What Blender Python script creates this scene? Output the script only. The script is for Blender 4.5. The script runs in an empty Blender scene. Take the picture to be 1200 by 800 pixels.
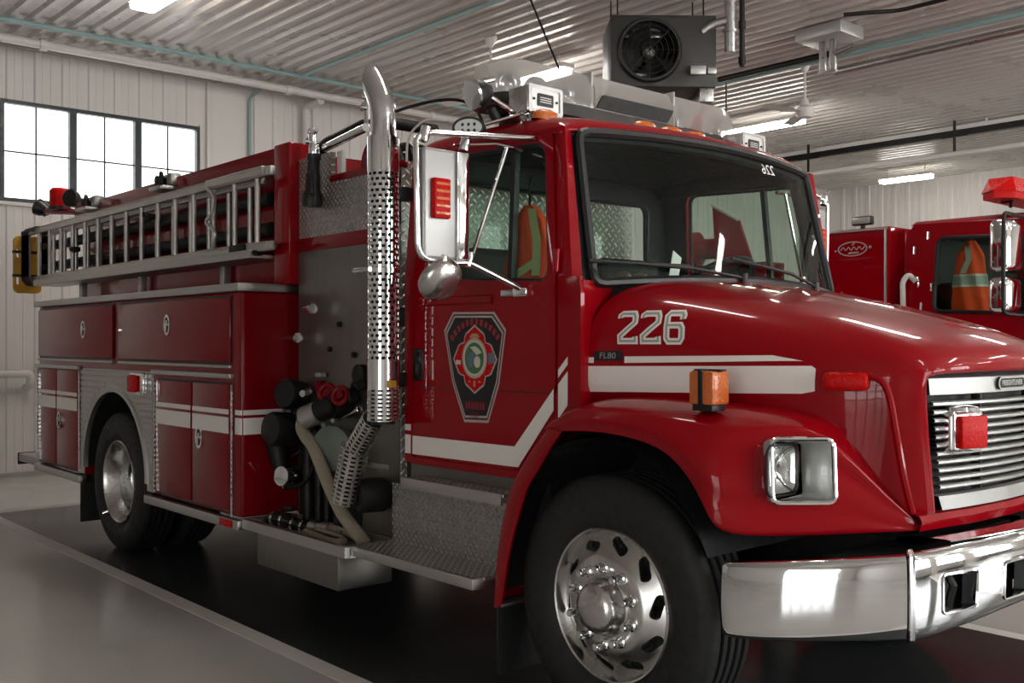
import bpy, bmesh, math, random
from mathutils import Vector, Matrix, Euler
from mathutils.geometry import tessellate_polygon
from mathutils.bvhtree import BVHTree
random.seed(7)
PI = math.pi
SC = bpy.context.scene
COL = SC.collection
R = math.radians

# ------------------------------------------------------------------ materials
def mat(name, col=(.5, .5, .5), rough=.5, metal=0., coat=0., emit=None, estr=0., spec=.5):
    m = bpy.data.materials.new(name); m.use_nodes = True
    b = m.node_tree.nodes['Principled BSDF']
    b.inputs['Base Color'].default_value = (*col, 1)
    b.inputs['Roughness'].default_value = rough
    b.inputs['Metallic'].default_value = metal
    b.inputs['Coat Weight'].default_value = coat
    b.inputs['Coat Roughness'].default_value = .03; b.inputs['Coat IOR'].default_value = 1.36
    b.inputs['Specular IOR Level'].default_value = spec
    if emit:
        b.inputs['Emission Color'].default_value = (*emit, 1)
        b.inputs['Emission Strength'].default_value = estr
    return m
def nodes(m): return m.node_tree.nodes, m.node_tree.links, m.node_tree.nodes['Principled BSDF']
def noise_rough(m, scale=6., lo=.2, hi=.5, stretch=(1, 1, 1), bump=0., cvar=0.):
    """procedural variation of roughness (and a slight colour / bump variation)"""
    N, L, b = nodes(m)
    tc = N.new('ShaderNodeTexCoord'); mp = N.new('ShaderNodeMapping'); nz = N.new('ShaderNodeTexNoise')
    mp.inputs['Scale'].default_value = stretch; nz.inputs['Scale'].default_value = scale; nz.inputs['Detail'].default_value = 5
    L.new(tc.outputs['Object'], mp.inputs['Vector']); L.new(mp.outputs['Vector'], nz.inputs['Vector'])
    mr = N.new('ShaderNodeMapRange'); mr.inputs['From Min'].default_value = .3; mr.inputs['From Max'].default_value = .7
    mr.inputs['To Min'].default_value = lo; mr.inputs['To Max'].default_value = hi
    L.new(nz.outputs['Fac'], mr.inputs['Value']); L.new(mr.outputs['Result'], b.inputs['Roughness'])
    if bump:
        bp = N.new('ShaderNodeBump'); bp.inputs['Strength'].default_value = bump; bp.inputs['Distance'].default_value = .01
        L.new(nz.outputs['Fac'], bp.inputs['Height']); L.new(bp.outputs['Normal'], b.inputs['Normal'])
    if cvar:
        c = b.inputs['Base Color'].default_value[:]
        mx = N.new('ShaderNodeMix'); mx.data_type = 'RGBA'
        mx.inputs[6].default_value = (c[0]*(1-cvar), c[1]*(1-cvar), c[2]*(1-cvar), 1)
        mx.inputs[7].default_value = (min(1, c[0]*(1+cvar)), min(1, c[1]*(1+cvar)), min(1, c[2]*(1+cvar)), 1)
        L.new(nz.outputs['Fac'], mx.inputs[0]); L.new(mx.outputs[2], b.inputs['Base Color'])
    return m
def glass(name, tint=(.7, .8, .76), ior=1.5, rough=0.):
    m = bpy.data.materials.new(name); m.use_nodes = True
    N = m.node_tree.nodes; L = m.node_tree.links; N.remove(N['Principled BSDF'])
    o = N['Material Output']; t = N.new('ShaderNodeBsdfTransparent'); g = N.new('ShaderNodeBsdfGlossy')
    f = N.new('ShaderNodeFresnel'); mx = N.new('ShaderNodeMixShader')
    t.inputs['Color'].default_value = (*tint, 1); g.inputs['Roughness'].default_value = rough; f.inputs['IOR'].default_value = ior
    gm = N.new('ShaderNodeNewGeometry'); mr = N.new('ShaderNodeMapRange')      # same reflectance from both sides of the thin pane
    mr.inputs['To Min'].default_value = ior; mr.inputs['To Max'].default_value = 1/ior
    L.new(gm.outputs['Backfacing'], mr.inputs['Value']); L.new(mr.outputs['Result'], f.inputs['IOR'])
    L.new(f.outputs[0], mx.inputs[0]); L.new(t.outputs[0], mx.inputs[1]); L.new(g.outputs[0], mx.inputs[2]); L.new(mx.outputs[0], o.inputs['Surface'])
    return m
def diamond(name, col, rough, axes, pitch=.034, strength=1., metal=1.):
    """raised lozenge tread plate: two alternating directions on a grid"""
    m = mat(name, col, rough, metal); N, L, b = nodes(m)
    tc = N.new('ShaderNodeTexCoord'); sp = N.new('ShaderNodeSeparateXYZ'); L.new(tc.outputs['Object'], sp.inputs[0])
    def math_(op, a, c=None):
        n = N.new('ShaderNodeMath'); n.operation = op
        for i, v in enumerate((a, c)):
            if v is None: continue
            if isinstance(v, (int, float)): n.inputs[i].default_value = v
            else: L.new(v, n.inputs[i])
        return n.outputs[0]
    u, v = sp.outputs[axes[0]], sp.outputs[axes[1]]
    p = math_('DIVIDE', math_('ADD', u, v), pitch*1.414); q = math_('DIVIDE', math_('SUBTRACT', u, v), pitch*1.414)
    fp, fq = math_('FLOOR', p), math_('FLOOR', q)
    a = math_('SUBTRACT', math_('SUBTRACT', p, fp), .5); c = math_('SUBTRACT', math_('SUBTRACT', q, fq), .5)
    par = math_('MODULO', math_('ABSOLUTE', math_('ADD', fp, fq)), 2.)
    inv = math_('SUBTRACT', 1., par)
    l1 = math_('ADD', math_('MULTIPLY', a, inv), math_('MULTIPLY', c, par))
    l2 = math_('ADD', math_('MULTIPLY', c, inv), math_('MULTIPLY', a, par))
    e = math_('ADD', math_('POWER', math_('DIVIDE', math_('ABSOLUTE', l1), .50), 2.), math_('POWER', math_('DIVIDE', math_('ABSOLUTE', l2), .2), 2.))
    h = math_('MAXIMUM', math_('SUBTRACT', 1., e), 0.)
    hs = math_('MINIMUM', math_('MULTIPLY', h, 2.5), 1.)
    for sock, lo, hi in (('Base Color', .6, 1.4), ('Roughness', None, None)):
        if lo:
            mx = N.new('ShaderNodeMix'); mx.data_type = 'RGBA'
            mx.inputs[6].default_value = (*[c_*lo for c_ in col], 1); mx.inputs[7].default_value = (*[min(.9, c_*hi) for c_ in col], 1)
            L.new(hs, mx.inputs[0]); L.new(mx.outputs[2], b.inputs[sock])
    bp = N.new('ShaderNodeBump'); bp.inputs['Strength'].default_value = strength; bp.inputs['Distance'].default_value = .012
    L.new(h, bp.inputs['Height']); L.new(bp.outputs['Normal'], b.inputs['Normal'])
    return m

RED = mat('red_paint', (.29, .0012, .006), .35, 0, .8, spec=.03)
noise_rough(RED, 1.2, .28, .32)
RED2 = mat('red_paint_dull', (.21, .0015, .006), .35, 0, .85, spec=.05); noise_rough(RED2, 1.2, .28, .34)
WHITE = mat('white_reflective_tape', (.86, .82, .77), .45); noise_rough(WHITE, 60., .35, .55)
CHROME = mat('chrome', (.86, .87, .88), .06, 1.); noise_rough(CHROME, 2., .05, .07)
POLISH = mat('polished_aluminium', (.66, .65, .63), .25, 1.); noise_rough(POLISH, 8., .2, .34)
ALU = mat('brushed_aluminium', (.55, .54, .52), .4, 1.); noise_rough(ALU, 10., .32, .5, (1, 1, 14))
LADDER = mat('ladder_aluminium', (.60, .58, .55), .42, .85); noise_rough(LADDER, 20., .35, .5)
STEEL = mat('stainless_panel', (.24, .225, .21), .42, .9); noise_rough(STEEL, 5., .3, .5, (12, 1, 1))
GALV = mat('galvanised_metal', (.5, .5, .49), .35, 1.); noise_rough(GALV, 25., .25, .45)
DPXZ = diamond('diamond_plate_side', (.60, .57, .54), .33, ('X', 'Z'), .029, 1., .7)
DPXY = diamond('diamond_plate_step', (.60, .57, .54), .33, ('X', 'Y'), .029, 1., .7)
DPYZ = diamond('diamond_plate_front', (.66, .64, .60), .4, ('Y', 'Z'), .04, 1., .3)
RUBBER = mat('black_rubber', (.012, .012, .012), .6); noise_rough(RUBBER, 30., .5, .75, bump=.15)
BLACK = mat('black_plastic', (.007, .0075, .008), .42); noise_rough(BLACK, 25., .35, .5)
DARK = mat('dark_interior', (.008, .009, .009), .7); noise_rough(DARK, 25., .6, .8)
CHASSIS = mat('chassis_black', (.008, .008, .008), .65); noise_rough(CHASSIS, 15., .55, .8)
GLASS = glass('tinted_glass', (.78, .86, .81), 1.33)
CLEAR = glass('clear_lens', (.92, .93, .93), 1.4, .05)
MILKY = glass('frosted_clear_lens', (.80, .79, .77), 1.45, .12)
N_, L_ = MILKY.node_tree.nodes, MILKY.node_tree.links
df = N_.new('ShaderNodeBsdfTranslucent'); df2 = N_.new('ShaderNodeBsdfDiffuse'); df.inputs[0].default_value = df2.inputs[0].default_value = (.75, .72, .69, 1)
ad = N_.new('ShaderNodeMixShader'); L_.new(df.outputs[0], ad.inputs[1]); L_.new(df2.outputs[0], ad.inputs[2])
m2_ = N_.new('ShaderNodeMixShader'); m2_.inputs[0].default_value = .42
src = [n for n in N_ if n.type == 'MIX_SHADER' and n.outputs[0].links and n.outputs[0].links[0].to_node.type == 'OUTPUT_MATERIAL'][0]
L_.new(src.outputs[0], m2_.inputs[1]); L_.new(ad.outputs[0], m2_.inputs[2]); L_.new(m2_.outputs[0], N_['Material Output'].inputs['Surface'])
REDLENS = mat('red_lens', (.55, .005, .005), .3, 0, 0, spec=.12); noise_rough(REDLENS, 90., .2, .35, bump=.4)
AMBER = mat('amber_lens', (.62, .13, .012), .15, 0, 1.); noise_rough(AMBER, 90., .1, .3, bump=.6)
ORANGE = mat('hi_vis_orange', (.95, .085, .01), .8); noise_rough(ORANGE, 12., .7, .9, bump=.4)
LIME = mat('lime_tape', (.62, .60, .30), .5); noise_rough(LIME, 40., .4, .6)
SILVERT = mat('silver_tape', (.34, .35, .32), .4); noise_rough(SILVERT, 40., .3, .5)
CANVAS = mat('beige_hose_canvas', (.33, .28, .21), .9); noise_rough(CANVAS, 120., .8, .95, bump=.3, cvar=.25)
YELLOW = mat('yellow_board', (.55, .30, .03), .5); noise_rough(YELLOW, 9., .4, .6, cvar=.2)
GREYG = mat('grey_green_cap', (.17, .20, .175), .45, .3); noise_rough(GREYG, 14., .4, .55, cvar=.2)
PALERED = mat('pale_red_print', (.30, .02, .03), .5); noise_rough(PALERED, 30., .4, .6)
PINK = mat('pinkish_silver_line', (.52, .40, .38), .4); noise_rough(PINK, 30., .3, .5)
GREEN = mat('green_print', (.06, .16, .06), .5); noise_rough(GREEN, 30., .4, .6, cvar=.4)
BLUEGREY = mat('blue_grey_print', (.12, .18, .22), .5); noise_rough(BLUEGREY, 30., .4, .6)
GOLD = mat('gold_print', (.5, .30, .12), .5); noise_rough(GOLD, 30., .4, .6)
CREAM = mat('cream_print', (.62, .58, .46), .5); noise_rough(CREAM, 30., .4, .6)
PAPER = mat('white_paper', (.85, .85, .83), .7); noise_rough(PAPER, 30., .6, .8)
GRILLEM = mat('grille_bright', (.60, .60, .58), .3, .9); noise_rough(GRILLEM, 2., .29, .33)
MIRBACK = mat('mirror_back_aluminium', (.40, .395, .385), .45, .8); noise_rough(MIRBACK, 4., .42, .5)
SILVERP = mat('silver_painted_trim', (.50, .50, .48), .35, .6); noise_rough(SILVERP, 14., .3, .42)
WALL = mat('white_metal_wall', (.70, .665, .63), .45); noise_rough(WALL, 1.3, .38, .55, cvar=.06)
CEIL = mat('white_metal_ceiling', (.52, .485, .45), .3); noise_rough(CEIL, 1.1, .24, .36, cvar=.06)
PIPEW = mat('white_painted_pipe', (.68, .65, .62), .4); noise_rough(PIPEW, 9., .35, .5)
TEAL = mat('teal_conduit', (.27, .40, .40), .5); noise_rough(TEAL, 9., .4, .6)
IRON = mat('black_iron_pipe', (.012, .0115, .011), .5, .4); noise_rough(IRON, 20., .4, .6)
HEATER = mat('heater_casing', (.036, .033, .03), .5, .2); noise_rough(HEATER, 6., .4, .6)
BAYFLOOR = mat('dark_bay_floor', (.035, .037, .037), .2); noise_rough(BAYFLOOR, .8, .18, .28, cvar=.10)
FLOOR = mat('pale_epoxy_floor', (.50, .48, .45), .14); noise_rough(FLOOR, 1.2, .10, .24, cvar=.08)
LINE = mat('white_floor_line', (.66, .63, .60), .35); noise_rough(LINE, 20., .3, .5, cvar=.1)
FRAMEM = mat('black_window_frame', (.02, .03, .033), .4); noise_rough(FRAMEM, 20., .3, .5)
TUBEL = mat('lit_fluorescent', (1, 1, 1), .4, 0, 0, (1., .96, .90), 22.)
SKYPANE = mat('bright_frosted_pane', (.9, .9, .9), .15, 0, 0, (1., 1., 1.), 1.6)
SIDEPANE = mat('overcast_side_door_pane', (.9, .9, .9), .15, 0, 0, (.98, 1., 1.), 3.5)
DOORPANE = mat('daylit_door_pane', (.9, .9, .9), .15, 0, 0, (.98, 1., 1.), 7.5)

# ------------------------------------------------------------------ mesh helpers
def B(): return bmesh.new()
def obj(name, bm, m, parent=None, smooth=38, sub=0, mats=None):
    bmesh.ops.recalc_face_normals(bm, faces=bm.faces[:])
    me = bpy.data.meshes.new(name); bm.to_mesh(me); bm.free()
    for x in (mats or [m]): me.materials.append(x)
    if smooth and len(me.polygons):
        me.polygons.foreach_set('use_smooth', [True]*len(me.polygons))
        if not sub: me.set_sharp_from_angle(angle=R(smooth))
    o = bpy.data.objects.new(name, me); COL.objects.link(o)
    if parent: o.parent = parent
    if sub:
        s = o.modifiers.new('s', 'SUBSURF'); s.levels = sub; s.render_levels = sub
    return o
def tag(o, label, cat, group=None):
    o['label'] = label; o['category'] = cat
    if group: o['group'] = group
    return o
def thing(name, label, cat, loc=(0, 0, 0), group=None):
    o = bpy.data.objects.new(name, None); o.empty_display_size = .1; COL.objects.link(o); o.location = loc
    return tag(o, label, cat, group)
def struct(o):
    o['kind'] = 'structure'; return o
def box(bm, a, b, bev=0., seg=2, M=None):
    r = bmesh.ops.create_cube(bm, size=1.); vs = r['verts']
    for v in vs:
        v.co = Vector([(a[i]+b[i])/2 + v.co[i]*abs(b[i]-a[i]) for i in range(3)])
        if M is not None: v.co = M @ v.co
    if bev:
        es = list({e for v in vs for e in v.link_edges})
        bmesh.ops.bevel(bm, geom=es, offset=bev, segments=seg, affect='EDGES', profile=.5)
def frames(pts, closed):
    n = len(pts); T = []
    for i in range(n):
        if closed: d = pts[(i+1) % n]-pts[i-1]
        else: d = pts[min(i+1, n-1)]-pts[max(i-1, 0)]
        T.append(d.normalized())
    u = T[0].orthogonal().normalized(); out = []
    for i in range(n):
        u = (u-T[i]*u.dot(T[i]))
        u = u.normalized() if u.length > 1e-6 else T[i].orthogonal().normalized()
        out.append((u, T[i].cross(u)))
    return out
def tube(bm, pts, r, n=10, closed=False, flat=1.):
    pts = [Vector(p) for p in pts]; rr = r if isinstance(r, (list, tuple)) else [r]*len(pts)
    F = frames(pts, closed); rings = []
    for p, (u, w), q in zip(pts, F, rr):
        rings.append([bm.verts.new(p+u*math.cos(2*PI*k/n)*q+w*math.sin(2*PI*k/n)*q*flat) for k in range(n)])
    m = len(rings)
    for i in range(m if closed else m-1):
        a, b = rings[i], rings[(i+1) % m]
        for k in range(n): bm.faces.new((a[k], a[(k+1) % n], b[(k+1) % n], b[k]))
    if not closed:
        bm.faces.new(rings[0][::-1]); bm.faces.new(rings[-1])
def bend(pts, r=.05, n=5, closed=False):
    """round the corners of a polyline"""
    P = [Vector(p) for p in pts]; out = []; m = len(P)
    for i in range(m):
        if not closed and i in (0, m-1): out.append(P[i]); continue
        a, b, c = P[i-1], P[i], P[(i+1) % m]
        q = min(r, (a-b).length*.45, (c-b).length*.45)
        s, e = b+(a-b).normalized()*q, b+(c-b).normalized()*q
        for k in range(n+1):
            t = k/n; out.append(s*(1-t)**2+b*2*t*(1-t)+e*t*t)
    return out
def spline(pts, n=8):
    P = [Vector(p) for p in pts]; P = [P[0]*2-P[1]]+P+[P[-1]*2-P[-2]]; out = []
    for i in range(1, len(P)-2):
        a, b, c, d = P[i-1:i+3]
        for k in range(n):
            t = k/n
            out.append(.5*((2*b)+(c-a)*t+(2*a-5*b+4*c-d)*t*t+(3*b-a-3*c+d)*t**3))
    out.append(P[-2]); return out
def axisM(c, axis):
    """matrix taking local +Z to the given axis, origin to c"""
    z = Vector(axis).normalized(); q = Vector((0, 0, 1)).rotation_difference(z)
    return Matrix.Translation(c) @ q.to_matrix().to_4x4()
def lathe(bm, prof, c, axis=(0, 0, 1), n=32, scale=(1, 1)):
    M = axisM(c, axis); rings = []
    for r, h in prof:
        if r < 1e-6: rings.append([bm.verts.new(M @ Vector((0, 0, h)))])
        else: rings.append([bm.verts.new(M @ Vector((r*scale[0]*math.cos(2*PI*k/n), r*scale[1]*math.sin(2*PI*k/n), h))) for k in range(n)])
    for a, b in zip(rings, rings[1:]):
        for k in range(n):
            k2 = (k+1) % n
            if len(a) == 1 and len(b) == 1: continue
            if len(a) == 1: bm.faces.new((a[0], b[k], b[k2]))
            elif len(b) == 1: bm.faces.new((a[k], b[0], a[k2]))
            else: bm.faces.new((a[k], b[k], b[k2], a[k2]))
def cyl(bm, p, q, r, n=16, bev=0.):
    p, q = Vector(p), Vector(q); h = (q-p).length
    if bev: lathe(bm, [(0, 0), (r-bev, 0), (r, bev), (r, h-bev), (r-bev, h), (0, h)], p, q-p, n)
    else: lathe(bm, [(0, 0), (r, 0), (r, h), (0, h)], p, q-p, n)
def rrect(x0, x1, y0, y1, r=.05, n=5):
    out = []
    for cx, cy, a0 in ((x1-r, y1-r, 0), (x0+r, y1-r, 90), (x0+r, y0+r, 180), (x1-r, y0+r, 270)):
        for k in range(n+1):
            a = R(a0+90*k/n); out.append((cx+r*math.cos(a), cy+r*math.sin(a)))
    return out
def ell(cx, cy, rx, ry, n=32): return [(cx+rx*math.cos(2*PI*k/n), cy+ry*math.sin(2*PI*k/n)) for k in range(n)]
def prism(bm, outer, f, w0, w1, holes=()):
    """extruded 2-D polygon with holes; f(u, v, w) -> xyz"""
    loops = [list(outer)]+[list(h) for h in holes]
    flat = [p for l in loops for p in l]
    tris = tessellate_polygon([[Vector((p[0], p[1], 0)) for p in l] for l in loops])
    A = [bm.verts.new(f(p[0], p[1], w0)) for p in flat]; C = [bm.verts.new(f(p[0], p[1], w1)) for p in flat]
    for t in tris:
        try:
            bm.faces.new([A[i] for i in t]); bm.faces.new([C[i] for i in reversed(t)])
        except ValueError: pass
    k = 0
    for l in loops:
        n = len(l)
        for i in range(n):
            j = (i+1) % n
            bm.faces.new((A[k+i], A[k+j], C[k+j], C[k+i]))
        k += n
def XZ(y0): return lambda u, v, w: Vector((u, y0+w, v))
def YZ(x0): return lambda u, v, w: Vector((x0+w, u, v))
def XY(z0): return lambda u, v, w: Vector((u, v, z0+w))
def grid(bm, rows, closed=False, thick=None):
    V = [[bm.verts.new(Vector(p)) for p in r] for r in rows]
    for a, b in zip(V, V[1:]):
        n = len(a)
        for k in range(n if closed else n-1):
            bm.faces.new((a[k], a[(k+1) % n], b[(k+1) % n], b[k]))
    return V
def mirror_y(bm):
    g = bm.verts[:]+bm.edges[:]+bm.faces[:]
    d = bmesh.ops.duplicate(bm, geom=g)['geom']
    for e in d:
        if isinstance(e, bmesh.types.BMVert): e.co.y = -e.co.y
    bmesh.ops.remove_doubles(bm, verts=bm.verts[:], dist=.0005)
def ev(o):
    dg = bpy.context.evaluated_depsgraph_get(); dg.update(); return o.evaluated_get(dg), dg
def cut(o, bm_cut):
    """boolean-subtract and bake, no cutter left behind"""
    bmesh.ops.recalc_face_normals(bm_cut, faces=bm_cut.faces[:])
    me = bpy.data.meshes.new('c'); bm_cut.to_mesh(me); bm_cut.free()
    c = bpy.data.objects.new('c', me); COL.objects.link(c); bpy.context.view_layer.update(); c.matrix_world = o.matrix_world.copy()
    md = o.modifiers.new('b', 'BOOLEAN'); md.operation = 'DIFFERENCE'; md.object = c; md.solver = 'EXACT'
    e, dg = ev(o); nm = bpy.data.meshes.new_from_object(e, depsgraph=dg)
    o.modifiers.clear(); o.data = nm
    nm.polygons.foreach_set('use_smooth', [True]*len(nm.polygons)); nm.set_sharp_from_angle(angle=R(35))
    bpy.data.objects.remove(c)
def bvh(*objs):
    vs, fs = [], []
    for o in objs:
        e, dg = ev(o); me = e.to_mesh(); k = len(vs)
        vs += [o.matrix_world @ v.co for v in me.vertices]; fs += [[k+i for i in p.vertices] for p in me.polygons]
        e.to_mesh_clear()
    return BVHTree.FromPolygons(vs, fs)
def decal(name, polys, tree, m, parent, off=.0025, axis='y', cuts=True, start=-3., default=None):
    """thin film laid over a curved surface: 2-D shape projected along an axis; polys: list of (outer, holes)"""
    bm = B()
    for outer, holes in polys:
        loops = [list(outer)]+[list(h) for h in holes]; flat = [p for l in loops for p in l]
        tris = tessellate_polygon([[Vector((p[0], p[1], 0)) for p in l] for l in loops])
        V = [bm.verts.new((p[0], 0, p[1])) for p in flat]
        for t in tris:
            try: bm.faces.new([V[i] for i in t])
            except ValueError: pass
    if cuts:
        for _ in range(5):
            es = [e for e in bm.edges if e.calc_length() > .05]
            if not es: break
            bmesh.ops.subdivide_edges(bm, edges=es, cuts=1)
            bmesh.ops.triangulate(bm, faces=bm.faces[:])
    bad = []
    for v in bm.verts:
        if axis == 'y': h = tree.ray_cast(Vector((v.co.x, start, v.co.z)), Vector((0, 1, 0)), 6.)
        if h[0] is None: bad.append(v); continue
        nrm = h[1] if h[1].y < 0 else -h[1]
        v.co = h[0]+nrm*off
    bmesh.ops.delete(bm, geom=bad, context='VERTS')
    return obj(name, bm, m, parent, smooth=60)
def ribbon(pts, w, closed=False):
    """mitred 2-D stroke as list of quads (outer, [])"""
    P = [Vector((p[0], p[1])) for p in pts]; n = len(P); Ls, Rs = [], []
    for i in range(n):
        a = P[i-1] if (i or closed) else None; c = P[(i+1) % n] if (i < n-1 or closed) else None
        d1 = (P[i]-a).normalized() if a is not None else (c-P[i]).normalized()
        d2 = (c-P[i]).normalized() if c is not None else d1
        t = (d1+d2).normalized(); nn = Vector((-t.y, t.x)); k = w/2/max(.4, nn.dot(Vector((-d1.y, d1.x))))
        Ls.append(P[i]+nn*k); Rs.append(P[i]-nn*k)
    out = []
    for i in range(n if closed else n-1):
        j = (i+1) % n
        out.append(([tuple(Ls[i]), tuple(Ls[j]), tuple(Rs[j]), tuple(Rs[i])], []))
    return out
def text_bm(s, size, depth=.001, align='CENTER', font_bold=0.):
    cu = bpy.data.curves.new('t', 'FONT'); cu.body = s; cu.size = size; cu.align_x = align; cu.align_y = 'CENTER'
    cu.extrude = depth; cu.offset = font_bold
    o = bpy.data.objects.new('t', cu); COL.objects.link(o); e, dg = ev(o)
    me = bpy.data.meshes.new_from_object(e, depsgraph=dg); bm = bmesh.new(); bm.from_mesh(me)
    bpy.data.objects.remove(o); bpy.data.meshes.remove(me); bpy.data.curves.remove(cu)
    return bm
def text(name, s, size, M, m, parent, depth=.001, bold=0., sx=1.):
    bm = text_bm(s, size, depth, font_bold=bold)
    for v in bm.verts: v.co = M @ Vector((v.co.x*sx, v.co.y, v.co.z))
    return obj(name, bm, m, parent, smooth=0)
def facing(c, right, up):
    r, u = Vector(right).normalized(), Vector(up).normalized(); n = r.cross(u)
    return Matrix(((r.x, u.x, n.x, c[0]), (r.y, u.y, n.y, c[1]), (r.z, u.z, n.z, c[2]), (0, 0, 0, 1)))
def copy_tree(o, parent=None):
    c = o.copy(); COL.objects.link(c)
    if parent: c.parent = parent
    for ch in list(o.children): copy_tree(ch, c)
    return c
# ================================================================== THE ROOM
XB, XF, YN, YF, ZC = -9.62, 9.0, -12.0, 16.3, 4.88
bm = B(); box(bm, (XB-.2, YN-.2, -.2), (XF+.2, YF+.2, 0)); struct(obj('floor', bm, FLOOR, smooth=0))
def slab(name, x0, x1, y0, y1, m, z=.002):
    bm = B(); box(bm, (x0, y0, -.01), (x1, y1, z)); return struct(obj(name, bm, m, smooth=0))
slab('floor_bay', -7.07, XF-.3, -1.41, 1.44, BAYFLOOR)
slab('floor_bay', -7.07, XF-.3, 3.46, 6.34, BAYFLOOR)
slab('floor_bay', -7.07, XF-.3, 8.36, 11.24, BAYFLOOR)
for k, y in enumerate((-1.46, 1.49, 3.41, 6.39, 8.31, 11.29)):
    slab('trim_%d' % (k+1), -7.07, XF-.3, y-.05, y+.05, LINE, .003)
# ceiling: ribbed metal liner, ribs along X
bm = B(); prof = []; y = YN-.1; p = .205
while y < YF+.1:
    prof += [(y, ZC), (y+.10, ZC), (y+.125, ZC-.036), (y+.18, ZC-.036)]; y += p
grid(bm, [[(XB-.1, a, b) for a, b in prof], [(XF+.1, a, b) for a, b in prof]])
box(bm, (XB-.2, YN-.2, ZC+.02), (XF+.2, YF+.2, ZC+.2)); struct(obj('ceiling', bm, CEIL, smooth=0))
def ribs(bm, f, u0, u1, z0, z1, pitch=.3, flip=1):
    """vertical ribbed sheet between u0 and u1; f(u, d, z) -> point, d = height of the rib"""
    P = [(u0, 0)]; u = math.ceil(u0/pitch)*pitch
    while u < u1-.12:
        if u-.03 > u0: P += [(u-.03, 0), (u-.015, .018), (u+.055, .018), (u+.07, 0), (u+.15, 0), (u+.155, .005), (u+.165, .005), (u+.17, 0)]
        u += pitch
    P = [q for q in P if q[0] < u1]+[(u1, 0)]
    grid(bm, [[f(a, d, z0) for a, d in P], [f(a, d, z1) for a, d in P]])
WY0, WY1, WZ0, WZ1 = -.69, 1.645, 3.09, 4.235
bm = B(); fb = lambda u, d, z: (XB+d, u, z)
ribs(bm, fb, YN, WY0, 0, ZC); ribs(bm, fb, WY0, WY1, 0, WZ0); ribs(bm, fb, WY0, WY1, WZ1, ZC); ribs(bm, fb, WY1, 1.76, 0, ZC)
ribs(bm, fb, 2.42, YF, 0, ZC)
box(bm, (XB-.02, 1.76, 0), (XB+.02, 2.42, ZC)); box(bm, (XB-.02, 1.735, 0), (XB+.05, 1.80, ZC), .008); box(bm, (XB-.02, 2.39, 0), (XB+.045, 2.43, ZC), .008)
for a in ((YN, WY0, 0, ZC), (WY0, WY1, 0, WZ0), (WY0, WY1, WZ1, ZC), (WY1, YF, 0, ZC)):
    box(bm, (XB-.2, a[0], a[2]), (XB-.03, a[1], a[3]))
struct(obj('wall_back', bm, WALL, smooth=0))
bm = B(); ribs(bm, lambda u, d, z: (u, YF-d, z), XB, XF, 0, ZC); box(bm, (XB, YF+.02, 0), (XF, YF+.2, ZC)); struct(obj('wall_left', bm, WALL, smooth=0))
SX0, SX1, SZ = 3.0, 7.4, 3.4
bm = B(); fr = lambda u, d, z: (u, YN+d, z)
ribs(bm, fr, XB, SX0, 0, ZC); ribs(bm, fr, SX1, XF, 0, ZC); ribs(bm, fr, SX0, SX1, SZ, ZC)
box(bm, (XB, YN-.2, 0), (SX0, YN-.02, ZC)); box(bm, (SX1, YN-.2, 0), (XF, YN-.02, ZC)); box(bm, (SX0, YN-.2, SZ), (SX1, YN-.02, ZC)); struct(obj('wall_right', bm, WALL, smooth=0))
t = bpy.data.objects.new('door_4', None); COL.objects.link(t); t.location = ((SX0+SX1)/2, YN-.06, 0); struct(t)
bm = B(); q = (SX1-SX0)/2
for r in range(5): box(bm, (-q, 0, r*SZ/4-.05), (q, .06, r*SZ/4+.05))
for c in range(6): box(bm, (-q+c*(2*q-.1)/5, 0, 0), (-q+c*(2*q-.1)/5+.1, .06, SZ))
struct(obj('door_frame', bm, FRAMEM, t, smooth=0))
bm = B(); box(bm, (-q, .02, .0), (q, .04, SZ)); struct(obj('pane', bm, SIDEPANE, t, smooth=0))
# front wall with overhead doors
DW, DH = 1.85, 3.7; DY = (.0, 4.9, 9.8)
bm = B(); ys = [YN]+[c for d in DY for c in (d-DW, d+DW)]+[YF]
for k in range(0, len(ys), 2): box(bm, (XF, ys[k], 0), (XF+.2, ys[k+1], ZC))
for d in DY: box(bm, (XF, d-DW, DH), (XF+.2, d+DW, ZC))
struct(obj('wall_front', bm, WALL, smooth=0))
for k, d in enumerate(DY):
    t = thing('door_%d' % (k+1), 'overhead door', 'door', (XF+.05, d, 0)); struct(t); del t['label']; del t['category']
    bm = B()
    for r in range(7): box(bm, (0, -DW, r*DH/6), (.06, DW, r*DH/6+.12) if r < 6 else (.06, DW, DH+.0))
    for c in range(6): box(bm, (0, -DW+c*(2*DW-.14)/5, 0), (.06, -DW+c*(2*DW-.14)/5+.14, DH))
    box(bm, (.0, -DW, 0), (.055, DW, DH/6))
    struct(obj('door_frame', bm, PIPEW, t, smooth=0))
    bm = B(); box(bm, (.02, -DW, DH/6), (.04, DW, DH)); struct(obj('pane', bm, DOORPANE, t, smooth=0))
# trims
bm = B(); box(bm, (XB+.0, YN, ZC-.05), (XB+.07, YF, ZC-.01)); struct(obj('trim_7', bm, WALL))
bm = B(); box(bm, (XB+.018, YN, 0), (XB+.032, YF, .05)); struct(obj('baseboard_back', bm, SILVERP))
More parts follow.
